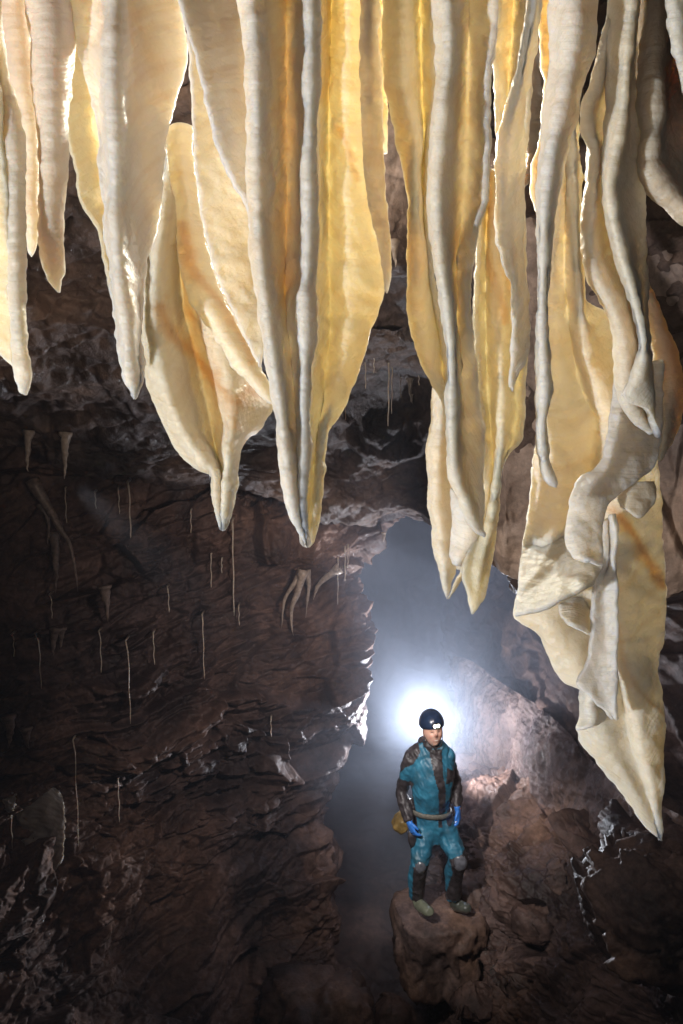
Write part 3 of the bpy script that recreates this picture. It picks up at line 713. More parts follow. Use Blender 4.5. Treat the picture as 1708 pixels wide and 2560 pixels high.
# --- centre right
drape('R3', [(1.26, 1.18, [(90, 0), (95, 300), (130, 500), (168, 650), (186, 900), (180, 1100), (196, 1250), (240, 1370), (290, 1450), (325, 1540)]),
             (1.20, 1.17, [(155, 0), (160, 300), (205, 500), (205, 650), (212, 900), (212, 1100), (235, 1250), (270, 1370), (305, 1450), (328, 1545)]),
             (1.36, 1.22, [(215, 0), (220, 300), (232, 500), (225, 650), (235, 900), (262, 1100), (285, 1250), (300, 1370), (318, 1450), (330, 1548)]),
             (1.28, 1.20, [(270, 0), (275, 300), (262, 500), (250, 650), (265, 900), (292, 1100), (318, 1250), (325, 1370), (332, 1450), (334, 1550)])], M_HONEY,
      'pale drapery with a bright white crease near its top, right of the rocky gap', th=0.005)
drape('R3', [(1.16, 1.05, [(270, 0), (285, 200), (260, 450), (255, 700), (276, 950), (305, 1150), (326, 1350), (328, 1600), (332, 1745), (362, 1835), (402, 1935), (452, 1975)]),
             (1.09, 1.02, [(330, 0), (335, 200), (310, 450), (290, 700), (300, 950), (328, 1150), (340, 1350), (342, 1600), (352, 1735), (385, 1825), (420, 1920), (455, 1972)]),
             (1.22, 1.06, [(385, 0), (385, 200), (375, 450), (360, 700), (345, 950), (352, 1150), (360, 1350), (368, 1600), (385, 1735), (415, 1825), (440, 1920), (458, 1970)]),
             (1.20, 1.07, [(425, 0), (425, 200), (425, 450), (418, 700), (375, 950), (365, 1150), (385, 1350), (410, 1600), (420, 1735), (435, 1825), (450, 1920), (459, 1968)]),
             (1.12, 1.07, [(515, 0), (488, 200), (474, 450), (466, 700), (425, 900), (398, 1050), (425, 1370), (458, 1600), (458, 1735), (456, 1825), (458, 1920), (461, 1966)])], M_CREAM,
      'front drapery with a shadowed honey hollow above a bright white middle', th=0.006, bead=0.0055)
drape('R3', [(1.30, 1.16, [(455, 620), (425, 900), (425, 1200), (430, 1400), (450, 1600), (460, 1750), (440, 1900), (400, 2000), (372, 2090), (392, 2180), (408, 2252)]),
             (1.38, 1.15, [(480, 620), (465, 900), (465, 1200), (470, 1400), (485, 1600), (490, 1750), (468, 1900), (435, 2000), (415, 2090), (412, 2180), (411, 2254)]),
             (1.28, 1.14, [(510, 620), (505, 900), (510, 1200), (520, 1400), (520, 1600), (508, 1720), (485, 1900), (460, 2000), (440, 2090), (428, 2180), (413, 2255)]),
             (1.38, 1.15, [(540, 620), (550, 900), (560, 1200), (560, 1400), (550, 1600), (515, 1715), (492, 1900), (472, 2000), (458, 2090), (440, 2180), (415, 2255)]),
             (1.34, 1.17, [(600, 620), (610, 900), (615, 1200), (612, 1400), (596, 1610), (525, 1700), (500, 1870), (486, 2000), (470, 2110), (452, 2190), (418, 2255)])], M_HONEY,
      'amber folded sheet with a sunlit white patch and a blunt lower tip', th=0.004, stains_and_glow=[([(470, 650), (510, 850), (560, 1060)], 30, 0.6), ([(450, 750), (480, 950), (530, 1180)], 14, 0.6)])
drape('R3', [(1.18, 1.20, [(628, 0), (590, 180), (552, 350), (515, 500), (506, 700), (500, 850), (522, 960), (556, 1060), (552, 1250), (548, 1420)]),
             (1.14, 1.20, [(634, 0), (606, 180), (572, 350), (540, 500), (530, 700), (530, 850), (550, 960), (575, 1060), (570, 1250), (555, 1425)]),
             (1.28, 1.24, [(644, 0), (640, 180), (600, 380), (598, 500), (596, 700), (598, 850), (600, 960), (612, 1120), (614, 1280), (562, 1440)])], M_CREAM,
      'wavy ribbon with a thick cream left rim beside the amber sheet', th=0.005, bead=0.0055)
drape('R3', [(1.42, 1.38, [(500, 0), (492, 170), (500, 350), (515, 520)]), (1.50, 1.44, [(560, 0), (550, 200), (540, 350), (530, 520)]), (1.42, 1.40, [(620, 0), (600, 200), (580, 350), (560, 520)])], M_STAIN,
      'orange-brown strip high up behind the wavy ribbon')
drape('R4', [(1.34, 1.30, [(185, 0), (135, 250), (112, 340), (118, 450), (120, 620), (100, 900)]),
             (1.30, 1.29, [(200, 0), (155, 250), (140, 340), (138, 450), (132, 620), (108, 900)]),
             (1.36, 1.31, [(215, 0), (180, 250), (162, 340), (158, 450), (146, 620), (118, 900)])], M_CREAM,
      'thin ribbon hanging just right of the wavy ribbon')
drape('R3', [(1.30, 1.20, [(285, 1380), (262, 1450), (256, 1700), (254, 1850), (270, 1925), (266, 1970), (285, 2080), (316, 2196)]),
             (1.24, 1.18, [(310, 1380), (305, 1450), (290, 1700), (290, 1850), (300, 1925), (302, 1970), (312, 2080), (318, 2198)]),
             (1.32, 1.21, [(330, 1380), (330, 1450), (335, 1700), (350, 1800), (342, 1900), (338, 1990), (345, 2075), (320, 2200)])], M_CREAM,
      'small curled tail with a dark pointed tip over the misty passage')
drape('R3', [(1.22, 1.20, [(352, 1790), (345, 1900), (334, 2020), (345, 2075)]),
             (1.18, 1.18, [(370, 1820), (400, 1930), (395, 1995), (352, 2078)]),
             (1.22, 1.20, [(375, 1830), (456, 1958), (452, 1978), (360, 2080)])], M_WHITE,
      'little triangular white flap between the two lowest middle tips', th=0.005, tip=False)
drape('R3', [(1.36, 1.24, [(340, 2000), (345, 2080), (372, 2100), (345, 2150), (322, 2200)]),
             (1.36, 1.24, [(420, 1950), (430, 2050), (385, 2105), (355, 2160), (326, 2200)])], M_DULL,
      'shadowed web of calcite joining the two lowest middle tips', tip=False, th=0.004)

# --- right group
drape('R4', [(1.16, 1.14, [(265, 0), (276, 300), (240, 560), (215, 850), (206, 1100), (210, 1400), (202, 1700), (192, 1850), (196, 2100), (200, 2300), (215, 2480), (280, 2600)]),
             (1.08, 1.10, [(400, 0), (380, 300), (330, 560), (270, 850), (240, 1100), (232, 1400), (225, 1700), (230, 1850), (238, 2100), (222, 2300), (240, 2480), (290, 2600)]),
             (1.14, 1.13, [(515, 0), (486, 250), (432, 500), (412, 620), (342, 850), (330, 960), (282, 1150), (266, 1400), (252, 1700), (272, 1900), (276, 2050), (238, 2280), (262, 2460), (300, 2600)])], M_WHITE,
      'wide pinkish white drapery tapering into a long wavy rim, right of the dark gap', th=0.007, bead=0.0055)
drape('R4', [(1.20, 1.16, [(590, 0), (560, 180), (492, 450), (440, 560), (440, 700), (480, 800), (465, 950), (440, 1150), (440, 1300), (480, 1480), (562, 1620), (602, 1800), (620, 2050), (640, 2150), (700, 2250), (800, 2320)]),
             (1.16, 1.13, [(605, 0), (580, 180), (530, 450), (485, 560), (475, 700), (508, 800), (500, 950), (480, 1150), (482, 1300), (525, 1480), (612, 1640), (662, 1800), (680, 2050), (700, 2150), (750, 2240), (810, 2310)]),
             (1.28, 1.20, [(630, 0), (610, 180), (580, 450), (560, 560), (560, 700), (565, 800), (570, 950), (570, 1150), (590, 1300), (640, 1480), (700, 1640), (735, 1800), (750, 2050), (760, 2150), (790, 2230), (820, 2300)]),
             (1.30, 1.22, [(660, 0), (650, 180), (640, 450), (640, 560), (640, 700), (640, 800), (640, 950), (650, 1150), (670, 1300), (720, 1480), (770, 1640), (790, 1800), (800, 2050), (805, 2150), (818, 2220), (826, 2290)])], M_CREAM,
      'serpentine drapery with a wavy rim sweeping right into a bag-like lower fold', th=0.006, bead=0.0055)
drape('R4', [(1.20, 1.14, [(580, 0), (565, 300), (555, 600), (560, 1000), (576, 1150), (605, 1280), (642, 1420), (700, 1620), (735, 1750), (745, 1880), (712, 1990), (650, 2100)]),
             (1.10, 1.10, [(712, 0), (690, 250), (662, 600), (606, 900), (592, 1020), (622, 1240), (665, 1400), (722, 1590), (758, 1750), (768, 1880), (740, 2010), (690, 2150)]),
             (1.20, 1.15, [(722, 0), (705, 250), (690, 600), (670, 900), (670, 1020), (690, 1240), (720, 1400), (755, 1590), (775, 1750), (790, 1880), (795, 2010), (800, 2200)]),
             (1.26, 1.18, [(730, 0), (720, 250), (745, 560), (770, 700), (768, 1020), (770, 1240), (774, 1500), (784, 1700), (795, 1850), (800, 2000), (818, 2150), (842, 2350)])], M_CREAM,
      'long drapery with a bright sinuous rim and a broad sheet on its right', th=0.006, bead=0.0055)
drape('R4', [(1.22, 1.16, [(808, 0), (790, 250), (772, 380), (778, 520), (786, 660), (768, 880), (796, 1000), (880, 1080), (980, 1165), (1060, 1200)]),
             (1.16, 1.13, [(850, 0), (835, 250), (820, 380), (815, 520), (818, 660), (805, 880), (835, 960), (900, 1040), (990, 1120), (1070, 1180)]),
             (1.30, 1.20, [(900, 0), (890, 250), (880, 380), (870, 520), (880, 660), (900, 800), (940, 880), (980, 960), (1030, 1050), (1090, 1150)]),
             (1.34, 1.22, [(1100, 0), (1100, 250), (1100, 380), (1100, 520), (1100, 660), (1110, 800), (1110, 880), (1120, 960), (1120, 1050), (1120, 1150)])], M_DULL,
      'greenish cream drapery that swings out past the right edge of the photo', th=0.014, tip=False)
drape('R4', [(1.06, 1.05, [(885, 0), (905, 200), (940, 350), (978, 510), (1080, 640)]),
             (1.04, 1.04, [(960, 0), (980, 200), (1010, 350), (1040, 480), (1100, 620)]),
             (1.10, 1.08, [(1150, 0), (1150, 200), (1150, 350), (1150, 480), (1160, 600)])], M_CREAM,
      'cream drapery cut off by the top right corner of the photo', tip=False, bead=0.0055)
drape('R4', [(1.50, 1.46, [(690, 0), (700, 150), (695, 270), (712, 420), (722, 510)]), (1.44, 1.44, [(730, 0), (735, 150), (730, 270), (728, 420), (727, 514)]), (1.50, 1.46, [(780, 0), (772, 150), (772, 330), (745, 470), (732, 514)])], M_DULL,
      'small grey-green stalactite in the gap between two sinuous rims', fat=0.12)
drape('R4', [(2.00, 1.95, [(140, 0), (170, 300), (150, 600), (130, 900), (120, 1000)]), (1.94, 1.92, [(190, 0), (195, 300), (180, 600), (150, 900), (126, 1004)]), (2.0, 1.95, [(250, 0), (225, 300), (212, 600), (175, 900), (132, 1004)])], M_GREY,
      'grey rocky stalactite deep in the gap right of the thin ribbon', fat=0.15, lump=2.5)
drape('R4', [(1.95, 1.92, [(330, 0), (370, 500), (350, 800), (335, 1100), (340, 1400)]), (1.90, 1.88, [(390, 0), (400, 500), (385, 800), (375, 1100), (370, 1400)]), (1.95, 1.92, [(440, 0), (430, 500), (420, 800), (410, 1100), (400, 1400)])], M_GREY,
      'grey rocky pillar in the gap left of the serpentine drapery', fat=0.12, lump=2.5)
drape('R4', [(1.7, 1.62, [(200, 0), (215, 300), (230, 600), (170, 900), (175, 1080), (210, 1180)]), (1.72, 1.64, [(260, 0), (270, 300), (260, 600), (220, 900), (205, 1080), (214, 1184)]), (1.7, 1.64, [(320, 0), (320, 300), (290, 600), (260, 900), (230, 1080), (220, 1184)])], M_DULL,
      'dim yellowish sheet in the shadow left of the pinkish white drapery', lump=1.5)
drape('PX', [(1.36, 1.30, [(1596, 700), (1612, 800), (1628, 860), (1640, 950), (1645, 1050), (1645, 1150)]),
             (1.34, 1.28, [(1602, 700), (1640, 800), (1660, 860), (1680, 950), (1670, 1050), (1648, 1152)]),
             (1.40, 1.34, [(1608, 700), (1652, 800), (1688, 880), (1706, 970), (1698, 1055), (1652, 1154)])], M_DULL,
      'rounded greenish lobe bulging out behind the sinuous rim on the right', th=0.008)
drape('PX', [(1.45, 1.42, [(1500, 850), (1496, 872)]), (1.43, 1.41, [(1508, 850), (1505, 900)]), (1.45, 1.42, [(1516, 850), (1514, 872)])], M_CREAM,
      'tiny blunt nub hanging under the web of the black cleft', fat=0.2, tip=True)
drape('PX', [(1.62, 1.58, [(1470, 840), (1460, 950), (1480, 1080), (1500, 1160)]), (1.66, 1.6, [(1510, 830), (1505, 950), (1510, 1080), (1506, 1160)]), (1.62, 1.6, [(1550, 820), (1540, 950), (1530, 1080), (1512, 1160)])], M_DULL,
      'shadowed grey-brown sheet seen through the gap under the black cleft')

# --- the lowest right drapery with its folds
low = drape('R5', [(1.48, 1.20, [(290, -1500), (240, -1000), (204, -613), (200, -204), (190, 100), (170, 350), (150, 560), (112, 750), (95, 950), (72, 1110), (150, 1165), (210, 1220), (262, 1340), (325, 1440), (412, 1475), (405, 1600), (390, 1700), (455, 1810), (600, 1985), (740, 2180), (815, 2245)]),
                   (1.42, 1.18, [(320, -1500), (290, -1000), (270, -613), (300, -204), (330, 100), (320, 350), (300, 560), (260, 750), (240, 950), (250, 1110), (300, 1200), (360, 1290), (420, 1380), (470, 1460), (510, 1540), (520, 1640), (550, 1750), (620, 1880), (700, 2020), (780, 2180), (818, 2248)]),
                   (1.48, 1.20, [(340, -1500), (335, -1000), (330, -613), (360, -306), (420, -50), (480, 100), (470, 350), (450, 560), (430, 750), (430, 950), (450, 1110), (500, 1200), (540, 1290), (580, 1380), (610, 1460), (630, 1540), (640, 1640), (660, 1750), (700, 1880), (750, 2020), (800, 2180), (821, 2249)]),
                   (1.40, 1.17, [(360, -1500), (375, -1000), (400, -600), (420, -409), (440, -220), (520, 0), (590, 100), (585, 350), (590, 560), (596, 750), (600, 950), (608, 1110), (622, 1200), (632, 1290), (645, 1380), (660, 1460), (676, 1540), (690, 1640), (715, 1750), (745, 1880), (780, 2020), (808, 2180), (823, 2250)]),
                   (1.46, 1.17, [(375, -1500), (395, -1000), (415, -620), (428, -440), (500, -320), (620, -120), (690, 100), (700, 350), (700, 560), (700, 750), (700, 950), (710, 1110), (720, 1200), (732, 1290), (742, 1380), (752, 1460), (760, 1540), (766, 1640), (775, 1750), (785, 1880), (800, 2020), (815, 2180), (825, 2250)]),
                   (1.50, 1.19, [(390, -1500), (412, -1000), (425, -640), (440, -500), (580, -420), (720, -170), (800, 100), (810, 350), (835, 560), (840, 750), (845, 950), (848, 1020), (835, 1200), (815, 1300), (808, 1390), (822, 1500), (832, 1600), (834, 1700), (828, 1800), (836, 1900), (828, 2050), (828, 2180), (828, 2250)])], M_CREAM,
            'lowest and longest drapery, a pleated mass ending in a sharp point on the right', th=0.005, bead=0.0055,
            stains_and_glow=[([(570, 560), (650, 650), (710, 750), (775, 850), (820, 950)], 26, 0.75), ([(612, 1150), (640, 1340), (690, 1460), (750, 1540), (830, 1610)], 13, 0.4), ([(470, 930), (530, 960), (590, 990)], 9, 0.4)])
for args in [
    ([(1.32, 1.15, [(590, -200), (560, 60), (512, 310), (402, 392), (362, 500), (332, 690), (352, 775), (420, 805)]),
      (1.30, 1.135, [(660, -200), (660, 60), (640, 310), (520, 410), (440, 510), (400, 690), (420, 790), (470, 830)]),
      (1.32, 1.15, [(840, -200), (835, 60), (808, 310), (712, 405), (602, 490), (540, 555), (520, 700), (526, 850)])], M_WHITE),
    ([(1.46, 1.20, [(170, 350), (130, 640), (108, 780), (92, 950), (74, 1108)]),
      (1.42, 1.17, [(220, 350), (220, 640), (225, 780), (222, 930), (160, 1085)]),
      (1.42, 1.15, [(330, 350), (330, 640), (330, 780), (350, 900), (300, 1035)]),
      (1.42, 1.16, [(430, 350), (430, 700), (430, 790), (440, 860), (420, 975)]),
      (1.42, 1.18, [(520, 350), (520, 720), (530, 790), (530, 850), (470, 932)])], M_CREAM),
    ([(1.42, 1.22, [(300, 800), (300, 1030), (303, 1100), (342, 1150)]),
      (1.40, 1.19, [(380, 800), (390, 1030), (395, 1100), (400, 1178)]),
      (1.40, 1.22, [(480, 800), (470, 1000), (466, 1100), (462, 1204)])], M_CREAM),
    ([(1.24, 1.18, [(532, 620), (530, 820), (475, 930), (466, 1150), (450, 1330), (388, 1440), (450, 1510), (580, 1632)]),
      (1.27, 1.18, [(556, 600), (558, 820), (530, 930), (535, 1150), (530, 1330), (500, 1440), (530, 1530), (586, 1634)]),
      (1.23, 1.17, [(578, 580), (588, 820), (602, 930), (610, 1150), (605, 1330), (602, 1440), (600, 1560), (592, 1636)])], M_WHITE),
    ([(1.26, 1.22, [(415, 1400), (412, 1490), (405, 1600), (388, 1692)]),
      (1.22, 1.19, [(470, 1400), (470, 1560), (475, 1620), (455, 1675)]),
      (1.26, 1.22, [(520, 1420), (540, 1560), (545, 1610), (530, 1645)])], M_CREAM),
    ([(1.24, 1.22, [(620, 440), (600, 500), (612, 545)]), (1.22, 1.20, [(660, 420), (665, 480), (660, 575)]), (1.22, 1.20, [(720, 420), (725, 490), (712, 607)]), (1.24, 1.22, [(780, 420), (790, 490), (790, 530)])], M_DULL),
]:
    drape('R5', args[0], args[1], None, name='fold', parent=low, th=0.0045, bead=0.0045, tip=False, scallop=0.7)

# ------------------------------------------------------------------ straws and small stalactites, rooted on the rock the ray meets
bvhs = []
for o in ROCKS:
    me = o.data
    co = np.empty(len(me.vertices) * 3, dtype=np.float32); me.vertices.foreach_get('co', co)
    co = co.reshape(-1, 3) + np.array(o.location, dtype=np.float32)
    fi = np.empty(len(me.loops), dtype=np.int32); me.loops.foreach_get('vertex_index', fi)
    bvhs.append(BVHTree.FromPolygons([Vector(v) for v in co.tolist()], fi.reshape(-1, 4).tolist()))
EYE = Vector((0, 0, CAMZ))


def anchor(px, py):
    d = Vector(P(px, py, 3.0).tolist()) - EYE; d.normalize()
    best = None
    for b in bvhs:
        h = b.ray_cast(EYE + d * 1.0, d, 30)
        if h[0] is not None and (best is None or h[3] < best[1]): best = (h[0], h[3])
    return best[0] if best else Vector(P(px, py, 4.0).tolist())


def tube(path, radii, n=8, seed=0, rough=0.0, cap=True):
    path = np.array(path, float); m = len(path)
    V = []; Fc = []
    tan = np.gradient(path, axis=0); tan /= np.linalg.norm(tan, axis=1, keepdims=True) + 1e-9
    ref = np.array([1.0, 0.1, 0.05])
    for i in range(m):
        a = np.cross(tan[i], ref); a /= np.linalg.norm(a); b = np.cross(tan[i], a)
        for k in range(n):
            th = 2 * PI * k / n
            rr = radii[i]
            V.append(path[i] + (a * math.cos(th) + b * math.sin(th)) * rr)
    for i in range(m - 1):
        for k in range(n):
            Fc.append((i * n + k, i * n + (k + 1) % n, (i + 1) * n + (k + 1) % n, (i + 1) * n + k))
    Fc.append(tuple(range(n))[::-1]); Fc.append(tuple((m - 1) * n + k for k in range(n)))
    V = np.array(V)
    if rough: V = V + (rough * fbm(V * 40, 2, seed))[:, None] * np.array([1, 1, 0.3])
    return V, Fc


def simplemat(name, col, rough=0.5, metal=0.0, sub=0.0, coat=0.0, noise=0.0, nscale=30, bump=0.0):
    m, nt, b = newmat(name)
    b.inputs['Roughness'].default_value = rough; b.inputs['Metallic'].default_value = metal
    b.inputs['Coat Weight'].default_value = coat
    tc = N(nt, 'ShaderNodeTexCoord'); n1 = N(nt, 'ShaderNodeTexNoise'); n1.inputs['Scale'].default_value = nscale; n1.inputs['Detail'].default_value = 6
    nt.links.new(tc.outputs['Object'], n1.inputs['Vector'])
    lo = tuple(c * (1 - noise) for c in col); hi = tuple(min(c * (1 + noise * 0.6), 1) for c in col)
    nt.links.new(ramp(nt, n1.outputs['Fac'], [(0.35, lo), (0.65, hi)]), b.inputs['Base Color'])
    if bump:
        bp = N(nt, 'ShaderNodeBump'); bp.inputs['Strength'].default_value = bump; bp.inputs['Distance'].default_value = 0.01
        nt.links.new(n1.outputs['Fac'], bp.inputs['Height']); nt.links.new(bp.outputs[0], b.inputs['Normal'])
    if sub:
        b.inputs['Subsurface Weight'].default_value = sub; b.inputs['Subsurface Radius'].default_value = (1, 0.6, 0.35); b.inputs['Subsurface Scale'].default_value = 0.01
    return m


M_STRAW = simplemat('straw_calcite', (0.62, 0.52, 0.42), 0.3, coat=0.4, sub=0.5, noise=0.15)
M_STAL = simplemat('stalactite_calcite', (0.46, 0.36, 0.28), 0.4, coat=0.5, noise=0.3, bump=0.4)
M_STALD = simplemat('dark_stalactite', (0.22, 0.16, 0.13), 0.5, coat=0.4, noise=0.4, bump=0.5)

SP_ = [(165, 1223, 1307), (240, 1234, 1272), (298, 1223, 1285), (324, 1206, 1348), (478, 1280, 1332), (528, 1389, 1468), (582, 1300, 1538),
       (508, 1536, 1697), (99, 1585, 1721), (321, 1600, 1808), (252, 1580, 1680), (188, 1846, 2113), (297, 1950, 2053), (678, 1797, 1840), (598, 1517, 1563),
       (914, 907, 972), (935, 896, 934), (972, 907, 1065), (980, 918, 1035), (1002, 945, 994), (1047, 940, 964), (864, 1005, 1049), (863, 1375, 1452), (870, 1370, 1419),
       (845, 1395, 1510), (555, 1400, 1432), (385, 1585, 1660), (422, 1470, 1530), (130, 1490, 1545), (36, 1590, 1640), (30, 2040, 2120)]
SDESC = ['above the dark cavity on the left', 'in the roof notch left of the pair', 'beside the longest straw under the wet ledge', 'the longest one under the wet ledge', 'left of the bag-shaped drapery tip',
         'short bright one near the middle of the left wall', 'long bright one just under the bag-shaped drapery tip', 'thin dim one on the middle of the left wall', 'far left against black rock', 'very long dim one in the middle left',
         'dim one between two black recesses', 'longest of the lower left', 'short dim one low on the left wall', 'tiny one on the glossy part of the wall', 'tiny one above the black recess',
         'leftmost under the bright glints of the roof gap', 'stubby one under the bright glints', 'longest under the bright glints of the roof gap', 'twin of the longest under the bright glints', 'thin one right of the twins',
         'rightmost short one under the bright glints', 'beside the yellow belly of the central sheet', 'left of two over the passage lip', 'right of two over the passage lip',
         'fine pale one beside the root-like cluster', 'stub under the wet seam of rock', 'dim one right of the hanging fans', 'dim one under the roof step', 'short dim one above the forked stalactite', 'short one at the far left edge', 'lowest one at the left edge']
for i, (x, y0, y1) in enumerate(SP_):
    a = np.array(anchor(x, y0)); top_ = a.copy()
    near_ = min(anchor(x, y0 + (y1 - y0) * q_)[1] for q_ in (0.3, 0.6, 0.9))
    if near_ < a[1] + 0.02: a = P(x, y0, max(near_ - 0.05, a[1] - 0.5))
    e = P(x, y1, a[1]); L_ = a[2] - e[2]
    rr = 0.0036 if i in (3, 6, 17) else 0.0024
    rr = rr * a[1] / 3.5
    m = 14
    zz = np.linspace(0.02, -L_, m)
    wob_ = np.array([[0.0025 * math.sin(k * 1.1 + i), 0.0025 * math.cos(k * 0.9 + i), 0] for k in range(m)])
    wob_[-1] = wob_[-2]
    path = np.stack([np.zeros(m), np.full(m, -0.015), zz], 1) + wob_
    path[0] = (top_ - a) + np.array([0, 0.02, 0.03]); path[1] = path[1] * 0.5 + path[0] * 0.5 * np.array([1, 0.6, 0.6])
    rad = [rr * (3.2 if k == 0 else 1.7 if k == 1 else 1.15 if k == 2 else 1.0 if k < m - 1 else 0.6) for k in range(m)]
    V, Fc = tube(path, rad, 7)
    o = link_mesh('soda_straw', V, Fc, M_STRAW); o.location = a
    tag(o, 'thin pale soda straw, ' + SDESC[i], 'soda straw', 'soda straws hanging from the rock')

ST = [  # path in photo px, root radius px, label, material
    ([(72, 1075), (70, 1120), (69, 1180)], 12, 'white spiky stalactite at the far left under the wet ledge', 0),
    ([(165, 1080), (163, 1130), (162, 1197)], 13, 'white spiky stalactite second from the left under the wet ledge', 0),
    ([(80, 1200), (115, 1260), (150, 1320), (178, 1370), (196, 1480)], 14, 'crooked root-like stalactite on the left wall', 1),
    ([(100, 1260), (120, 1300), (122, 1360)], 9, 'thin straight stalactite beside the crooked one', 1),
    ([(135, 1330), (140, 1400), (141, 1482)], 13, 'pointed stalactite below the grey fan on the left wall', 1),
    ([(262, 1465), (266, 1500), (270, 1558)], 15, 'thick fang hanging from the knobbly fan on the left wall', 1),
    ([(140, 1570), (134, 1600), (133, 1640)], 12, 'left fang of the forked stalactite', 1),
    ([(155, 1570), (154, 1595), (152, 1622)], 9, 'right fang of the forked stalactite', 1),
    ([(755, 1425), (735, 1460), (712, 1500), (704, 1570)], 9, 'leftmost tentacle of the root-like cluster above the passage', 0),
    ([(760, 1425), (745, 1480), (728, 1530), (733, 1590)], 11, 'longest tentacle of the root-like cluster above the passage', 0),
    ([(768, 1425), (772, 1470), (764, 1545)], 8, 'straight tentacle right of the root-like cluster', 0),
    ([(850, 1420), (820, 1440), (795, 1465), (783, 1500)], 12, 'wing-shaped stalactite curving right of the cluster', 0),
    ([(1025, 945), (1026, 970), (1027, 1005)], 9, 'cone-shaped stalactite among the straws of the roof gap', 0),
    ([(960, 1330), (960, 1345), (959, 1355)], 6, 'tiny stalactite on the passage lip', 0),
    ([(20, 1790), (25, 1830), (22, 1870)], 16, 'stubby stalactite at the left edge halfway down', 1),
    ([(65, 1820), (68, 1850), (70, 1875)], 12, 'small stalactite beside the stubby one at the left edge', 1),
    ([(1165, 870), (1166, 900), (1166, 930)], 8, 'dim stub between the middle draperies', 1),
    ([(985, 600), (987, 640), (988, 668)], 11, 'glinting white nub in the rocky gap between the two yellow draperies', 0),
    ([(1030, 985), (1030, 1000), (1030, 1010)], 4, 'minute stalactite at the right of the roof gap', 0),
]
for i, (pp, rp, lab, mk) in enumerate(ST):
    a = np.array(anchor(*pp[0])); Y = min(anchor(*q_)[1] for q_ in pp) - 0.03
    pts = [P(x, y, Y) for x, y in pp]
    pts = catmull(pts, 14)
    s = Y / F
    rad = [max(rp * s * (1 - (k / 13.0)) ** 0.8 * (1.25 if k < 2 else 1), 0.0012) for k in range(14)]
    V, Fc = tube(pts, rad, 12, seed=i, rough=0.006)
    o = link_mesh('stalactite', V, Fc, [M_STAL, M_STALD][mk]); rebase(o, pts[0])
    tag(o, lab, 'stalactite', 'small stalactites on the far rock')

# hanging fans on the left wall
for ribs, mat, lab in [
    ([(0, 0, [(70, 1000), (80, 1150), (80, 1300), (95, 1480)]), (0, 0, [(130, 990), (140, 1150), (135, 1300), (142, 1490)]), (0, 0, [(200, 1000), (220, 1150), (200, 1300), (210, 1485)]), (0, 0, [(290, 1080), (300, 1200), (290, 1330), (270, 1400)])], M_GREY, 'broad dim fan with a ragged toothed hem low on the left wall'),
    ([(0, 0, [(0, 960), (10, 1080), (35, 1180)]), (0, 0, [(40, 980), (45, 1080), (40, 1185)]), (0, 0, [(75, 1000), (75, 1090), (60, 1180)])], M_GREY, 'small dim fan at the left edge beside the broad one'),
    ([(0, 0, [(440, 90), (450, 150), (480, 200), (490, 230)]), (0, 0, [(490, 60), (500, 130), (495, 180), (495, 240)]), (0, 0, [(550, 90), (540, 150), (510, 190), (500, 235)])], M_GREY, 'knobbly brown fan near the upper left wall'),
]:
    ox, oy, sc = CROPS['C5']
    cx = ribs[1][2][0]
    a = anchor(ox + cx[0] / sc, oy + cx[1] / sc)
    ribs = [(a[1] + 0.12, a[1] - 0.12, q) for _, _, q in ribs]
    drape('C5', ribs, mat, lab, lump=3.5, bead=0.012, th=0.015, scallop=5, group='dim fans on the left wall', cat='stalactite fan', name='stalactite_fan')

# ------------------------------------------------------------------ the caver
def PP(x, y, Y=5.5):
    return P(960 + x / 3.916, 1740 + y / 3.916, Y)


def loft(pts, rx, ry, n=24, ref=(1, 0, 0)):
    """closed tube of ellipses along pts; rx across (ref), ry the other way"""
    pts = catmull(np.array(pts, float), 8 * len(pts)); m = len(pts)
    rx = catmull(np.array(rx, float)[:, None], m)[:, 0]; ry = catmull(np.array(ry, float)[:, None], m)[:, 0]
    tan = np.gradient(pts, axis=0); tan /= np.linalg.norm(tan, axis=1, keepdims=True) + 1e-9
    ref = np.array(ref, float); V = []
    for i in range(m):
        b = np.cross(tan[i], ref); b /= np.linalg.norm(b); a = np.cross(b, tan[i])
        for k in range(n):
            th = 2 * PI * k / n
            V.append(pts[i] + a * math.cos(th) * rx[i] + b * math.sin(th) * ry[i])
    Fc = [(i * n + k, i * n + (k + 1) % n, (i + 1) * n + (k + 1) % n, (i + 1) * n + k) for i in range(m - 1) for k in range(n)]
    Fc.append(tuple(range(n))[::-1]); Fc.append(tuple((m - 1) * n + k for k in range(n)))
    return np.array(V), Fc


def ell(c, r, sub=3, rot=None):
    bm = bmesh.new(); bmesh.ops.create_icosphere(bm, subdivisions=sub, radius=1)
    v = np.array([x.co[:] for x in bm.verts]) * np.array(r); f = [tuple(q.index for q in fc.verts) for fc in bm.faces]; bm.free()
    if rot is not None: v = v @ np.array(rot).T
    return v + np.array(c), f


